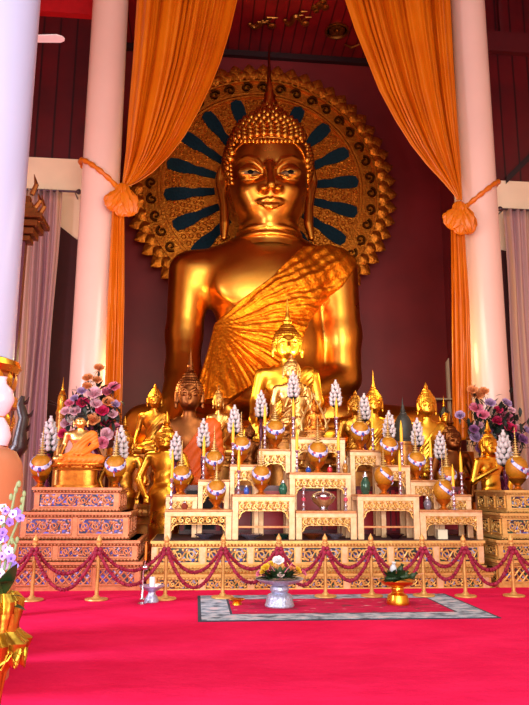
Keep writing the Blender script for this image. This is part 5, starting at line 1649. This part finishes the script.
# --- wrapped lotus buds in the gold tray: large leaves laid to the left, buds on top
lv = MB()
for i in range(26):
    x = rn.uniform(-8, 6)
    one_leaf(lv, (x*kG, rn.uniform(-5, 4)*kG, 22.5*kG), (rn.uniform(-1, .8), -.5, rn.uniform(.1, 1.2)), rn.uniform(.14, .24), .075)
for i in range(7):
    lv.ball(((-9+2.8*i)*kG, -3*kG, (24.5+.4*i)*kG), (5*kG, 4*kG, 3*kG), 8, 6)
obj('wrapping_leaves', lv, LEAF, gold_t, ang=80)
for (x, z, sx) in [(-5, 36, 1.3), (1, 35.5, 1.2), (12, 31, 1.1), (6, 32, .9), (-9, 31, .9)]:
    q = MB(); q.merge(bud_m, Matrix.Scale(sx, 4))
    o = obj('lotus_bud', q, simple('pale_bud', '#c8d4d8', .5) if x == -5 else gold_t.children[-1].data.materials[0], gold_t, loc=(x*kG, -2*kG, (z-6)*kG), rot=(.3, x*.05+.3, 0)); o.scale = (.95, .95, 1.0)
m = MB().tube([(10*kG, -2*kG, 27*kG), (28*kG, 1*kG, 29*kG)], .006, 5).tube([(-10*kG, -2*kG, 24*kG), (-26*kG, 1*kG, 25*kG)], .005, 5)
obj('incense_sticks', m, simple('stick_tan', '#c88c68', .6), gold_t)

# ================================================================== left foreground
# gilded pulpit roof and post behind the foreground column
Yp = 7.6
px_ = xat(20, 300, Yp)
t = thing('pulpit', 'dark maroon pulpit post with a gilded carved roof corner, beside the foreground column', 'pulpit', (px_-.02, Yp, 0))
zc_ = zat(26, 220, Yp)
obj('post', MB().box(-.07, .04, -.05, .05, 0, zc_), simple('maroon_post', '#4a1420', .4), t, smooth=False)
kk = mpp(at(26, 220, Yp))
m = MB()
OGD = gold('aged_gilt', '#9a5a2c', '#6a3018', .35, .5)
for i, (w, z0, z1) in enumerate([(9, -24, -19), (13, -18, -12), (17, -11, -5), (22, -4, 1), (15, 2, 8), (9, 9, 16), (5, 17, 24)]):
    m.box(-w*kk*.9, w*kk*.95, -w*kk*.9, w*kk*.9, zc_+z0*kk, zc_+z1*kk)
for x, z, h in [(9, 24, 22), (18, 0, 24), (14, 10, 16), (16, -6, 10), (-9, 20, 14)]:
    m.tube([(x*kk*.8, -.08, zc_+z*kk), (x*kk+2*kk, -.08, zc_+(z+h*.5)*kk), (x*kk-1*kk, -.08, zc_+(z+h)*kk)], [.03, .028, .004], 6)
o = obj('carved_roof', m, OGD, t, smooth=False); bevel(o, .01)
m = MB()
pts = [at(x, y, Yp-.12)-t.location for x, y in [(23, 396), (20, 405), (24, 418), (21, 432), (20, 446), (14, 454), (8, 459)]]
m.tube(pts, [.02, .05, .055, .06, .085, .08, .04], 10)
for i in range(1, 6):
    p = pts[i]; m.tube([p, p+Vector((.07, 0, .03)), p+Vector((.09, 0, .09))], [.03, .02, .004], 5)
obj('carved_bracket', m, simple('dark_carved_wood', '#301814', .4, .1, .3, 20, .5, 30), t)
# terracotta pedestal and glazed vase
Yt = 5.25
tx = xat(18.5, 520, Yt); R_ = .42
zt2 = zat(10, 446, Yt)
t = thing('rounded_pedestal', 'terracotta-coloured round-topped pedestal at the left picture edge', 'pedestal', (tx-R_, Yt, 0))
obj('drum', MB().lathe([(.01, 0.0005), (R_, 0.0005), (R_, zt2-.22), (R_*.97, zt2-.12), (R_*.86, zt2-.04), (R_*.66, zt2), (.01, zt2)], 64), simple('terracotta', '#c07850', .5, 0, .06, 3), t)
Yv = Yt
kv = mpp(at(3, 420, Yv))
vx = xat(-1, 420, Yv)
t = thing('glazed_vase', 'pink and white glazed gourd vase on the terracotta pedestal at the left edge', 'vase', (vx, Yv, zt2+.0005))
zv = zt2
def vz(py): return (zat(0, py, Yv)-zv)
m = MB().lathe([(4*kv, 0), (10*kv, vz(446)*.4+.001), (13*kv, vz(436)), (10*kv, vz(426)), (4.5*kv, vz(417)), (9*kv, vz(412)), (13.5*kv, vz(400)), (11*kv, vz(390)), (5*kv, vz(384)), (4*kv, vz(380)), (5*kv, vz(377)), (3*kv, vz(377))], 40)
obj('vase_body', m, simple('pink_white_glaze', '#e8c4d0', .2, 0, .1, 4), t)
obj('neck_band', MB().lathe([(4.7*kv, vz(418)), (5.4*kv, vz(417)), (4.7*kv, vz(416))], 30), G_STAT, t)
# gold-foil pot with orchids
Yo = 4.35
c = Vector((xat(-7, 650, Yo), Yo, .0005)); k = mpp(at(0, 650, Yo))
t = thing('orchid_pot', 'pot of purple and white orchids wrapped in crinkled gold foil, at the lower left corner', 'plant', c)
def fz(py): return zat(0, py, Yo)
m = MB().lathe([(.02, 0), (9*k, 0), (13*k, fz(672)), (18*k, fz(662)), (30*k, fz(654)), (34*k, fz(641)), (27*k, fz(636)), (21*k, fz(630)), (23*k, fz(612)), (23*k, fz(600)), (17*k, fz(592)), (14*k, fz(595)), (.02, fz(598))], 110,
    wob=lambda a, z: .10*math.sin(7*a+z*9)+.07*math.sin(13*a-z*14+1)+.04*math.sin(29*a+z*20))
obj('foil_wrap', m, G_FOIL, t, ang=35)
m = MB()
for i in range(5):
    a = -1.1+i*.5
    def fn(u, v, a=a):
        b = a+(u-.5)*.7; r = (12+24*v)*k
        return (r*math.cos(b), -abs(r*math.sin(b))*.6-.05, fz(655)+(6+3*math.sin(u*9+i))*k*v*2-(v**2)*12*k+.02*math.sin(u*14))
    m.grid(fn, 12, 8)
o = obj('foil_bow', m, G_FOIL, t, ang=35); thicken(o, .004)
lv = MB()
for (x0, y0, x1, y1, w) in [(0, 600, 12, 560, .05), (2, 605, 24, 602, .03), (-5, 590, 10, 575, .06), (0, 600, -14, 560, .06), (4, 598, 20, 590, .02)]:
    a, b = at(x0, y0, Yo)-c, at(x1, y1, Yo-.1)-c
    d = b-a
    one_leaf(lv, a, d, d.length*1.1, w*2)
obj('leaves', lv, LEAF, t, ang=80)
stm = MB()
orch = MB()
for k5 in range(5):
    a = 2*PI*k5/5+PI/2
    def fn(u, v, a=a, k5=k5):
        w = .5*math.sin(PI*min(1, .15+v*.85))*(1.3 if k5 in (1, 4) else .9)
        x, y = v, (u-.5)*w*2
        return (x*math.cos(a)-y*math.sin(a), -.12*math.sin(v*2)+.08*abs(u-.5), x*math.sin(a)+y*math.cos(a))
    orch.grid(fn, 4, 4)
om = orch.mesh('orchid_flower', True, 80); om.materials.append(None)
OW = simple('white_lilac_petal', '#dcd0f0', .5, 0, .1, 20); OP = simple('purple_orchid_petal', '#9878e0', .5, 0, .15, 20); OK_ = simple('pink_orchid_petal', '#d0a0d8', .5, 0, .12, 20)
lip = MB().ball((0, -.2, -.1), (.2, .2, .26), 8, 6).mesh('lip'); lip.materials.append(simple('deep_purple_lip', '#5c2c98', .5))
fl3 = [(6, 511, OP), (13, 514, OW), (2, 520, OW), (10, 522, OP), (17, 512, OP), (3, 508, OW), (20, 518, OP), (3, 532, OP), (1, 540, OW), (6, 548, OK_), (2, 556, OK_), (11, 558, OP), (5, 566, OK_), (9, 551, OW), (0, 573, OW), (14, 566, OP), (4, 538, OP)]
for px, py, mt in fl3:
    Yq = Yo-.1+.15*rnd.random(); p = at(px, py, Yq)-c
    o = bpy.data.objects.new('orchid_flower', om); COL.objects.link(o); o.parent = t; objmat(o, mt)
    o.location = p; s_ = 5.2*k; o.scale = (s_, s_, s_); o.rotation_euler = (rnd.uniform(-.5, .3), rnd.uniform(-.6, .6), rnd.uniform(-.6, .6))
    l_ = put('lip', lip, None, o)
for spine in ([(-4, 600), (0, 560), (2, 530), (12, 508), (16, 488), (18, 482)], [(-2, 600), (4, 570), (8, 545), (22, 512), (24, 497)], [(-6, 600), (-4, 560), (2, 530), (4, 505)], [(0, 598), (16, 545), (12, 540)]):
    stm.tube([at(x, y, Yo)-c for x, y in spine], .008, 5)
for px, py in [(16, 490), (19, 484), (22, 500), (11, 497), (12, 541), (24, 494), (21, 508), (17, 540)]:
    stm.ball(at(px, py, Yo)-c, (.012, .012, .022), 6, 5)
obj('stems', stm, simple('pale_green_stem', '#8aa070', .5), t)
W = bpy.data.worlds.new('world'); S.world = W; W.use_nodes = True
bg = W.node_tree.nodes['Background']; bg.inputs[0].default_value = (.92, .94, 1, 1); bg.inputs[1].default_value = 1.3
def area(name, loc, target, size, power, col=(1, 1, 1), sy=None):
    l = bpy.data.lights.new(name, 'AREA'); l.energy = power; l.color = col; l.size = size
    if sy: l.shape = 'RECTANGLE'; l.size_y = sy
    o = bpy.data.objects.new(name, l); COL.objects.link(o); o.location = loc
    o.rotation_euler = (Vector(target)-Vector(loc)).to_track_quat('-Z', 'Y').to_euler()
    return o
area('altar_front_fill', (1.75, 7.6, 5.2), (1.75, 10.4, 1.2), 2.6, 150, (1, .9, .74))  # added warm fill, no fixture; brightens the statues and the lower altar
area('doorway_daylight', (1, -2.9, 3.0), (1.6, 12, 2.2), 7, 1100, (1, .93, .86), 4)
area('left_window_daylight', (-6.6, 4.9, 3.3), (0, 5.6, 0), 1.6, 700, (.74, .8, 1), 1.6)
for x, y, z in ((.5, 11.5, 3.15), (2.78, 11.62, 3.35)):
    l = bpy.data.lights.new('altar_spotlight', 'SPOT'); l.energy = 480; l.color = (1, .66, .34); l.spot_size = 1.5; l.spot_blend = .6; l.shadow_soft_size = .15
    o = bpy.data.objects.new('altar_spotlight', l); COL.objects.link(o); o.location = (x, y, z)
    o.rotation_euler = (Vector((1.4, 13.4, 5.5))-o.location).to_track_quat('-Z', 'Y').to_euler()
for p, e in (((-1.25, 12.3, 3.3), 95), ((4.0, 12.3, 3.9), 70)):  # added yellow fill lights for the giant statue's knees, not real bulbs
    l = bpy.data.lights.new('knee_fill', 'POINT'); l.energy = e; l.color = (1, .8, .35); l.shadow_soft_size = .3
    o = bpy.data.objects.new('knee_fill', l); COL.objects.link(o); o.location = p
S.view_settings.view_transform = 'Standard'; S.view_settings.look = 'None'; S.view_settings.gamma = 1; S.view_settings.use_curve_mapping = False
S.view_settings.exposure = 0.0
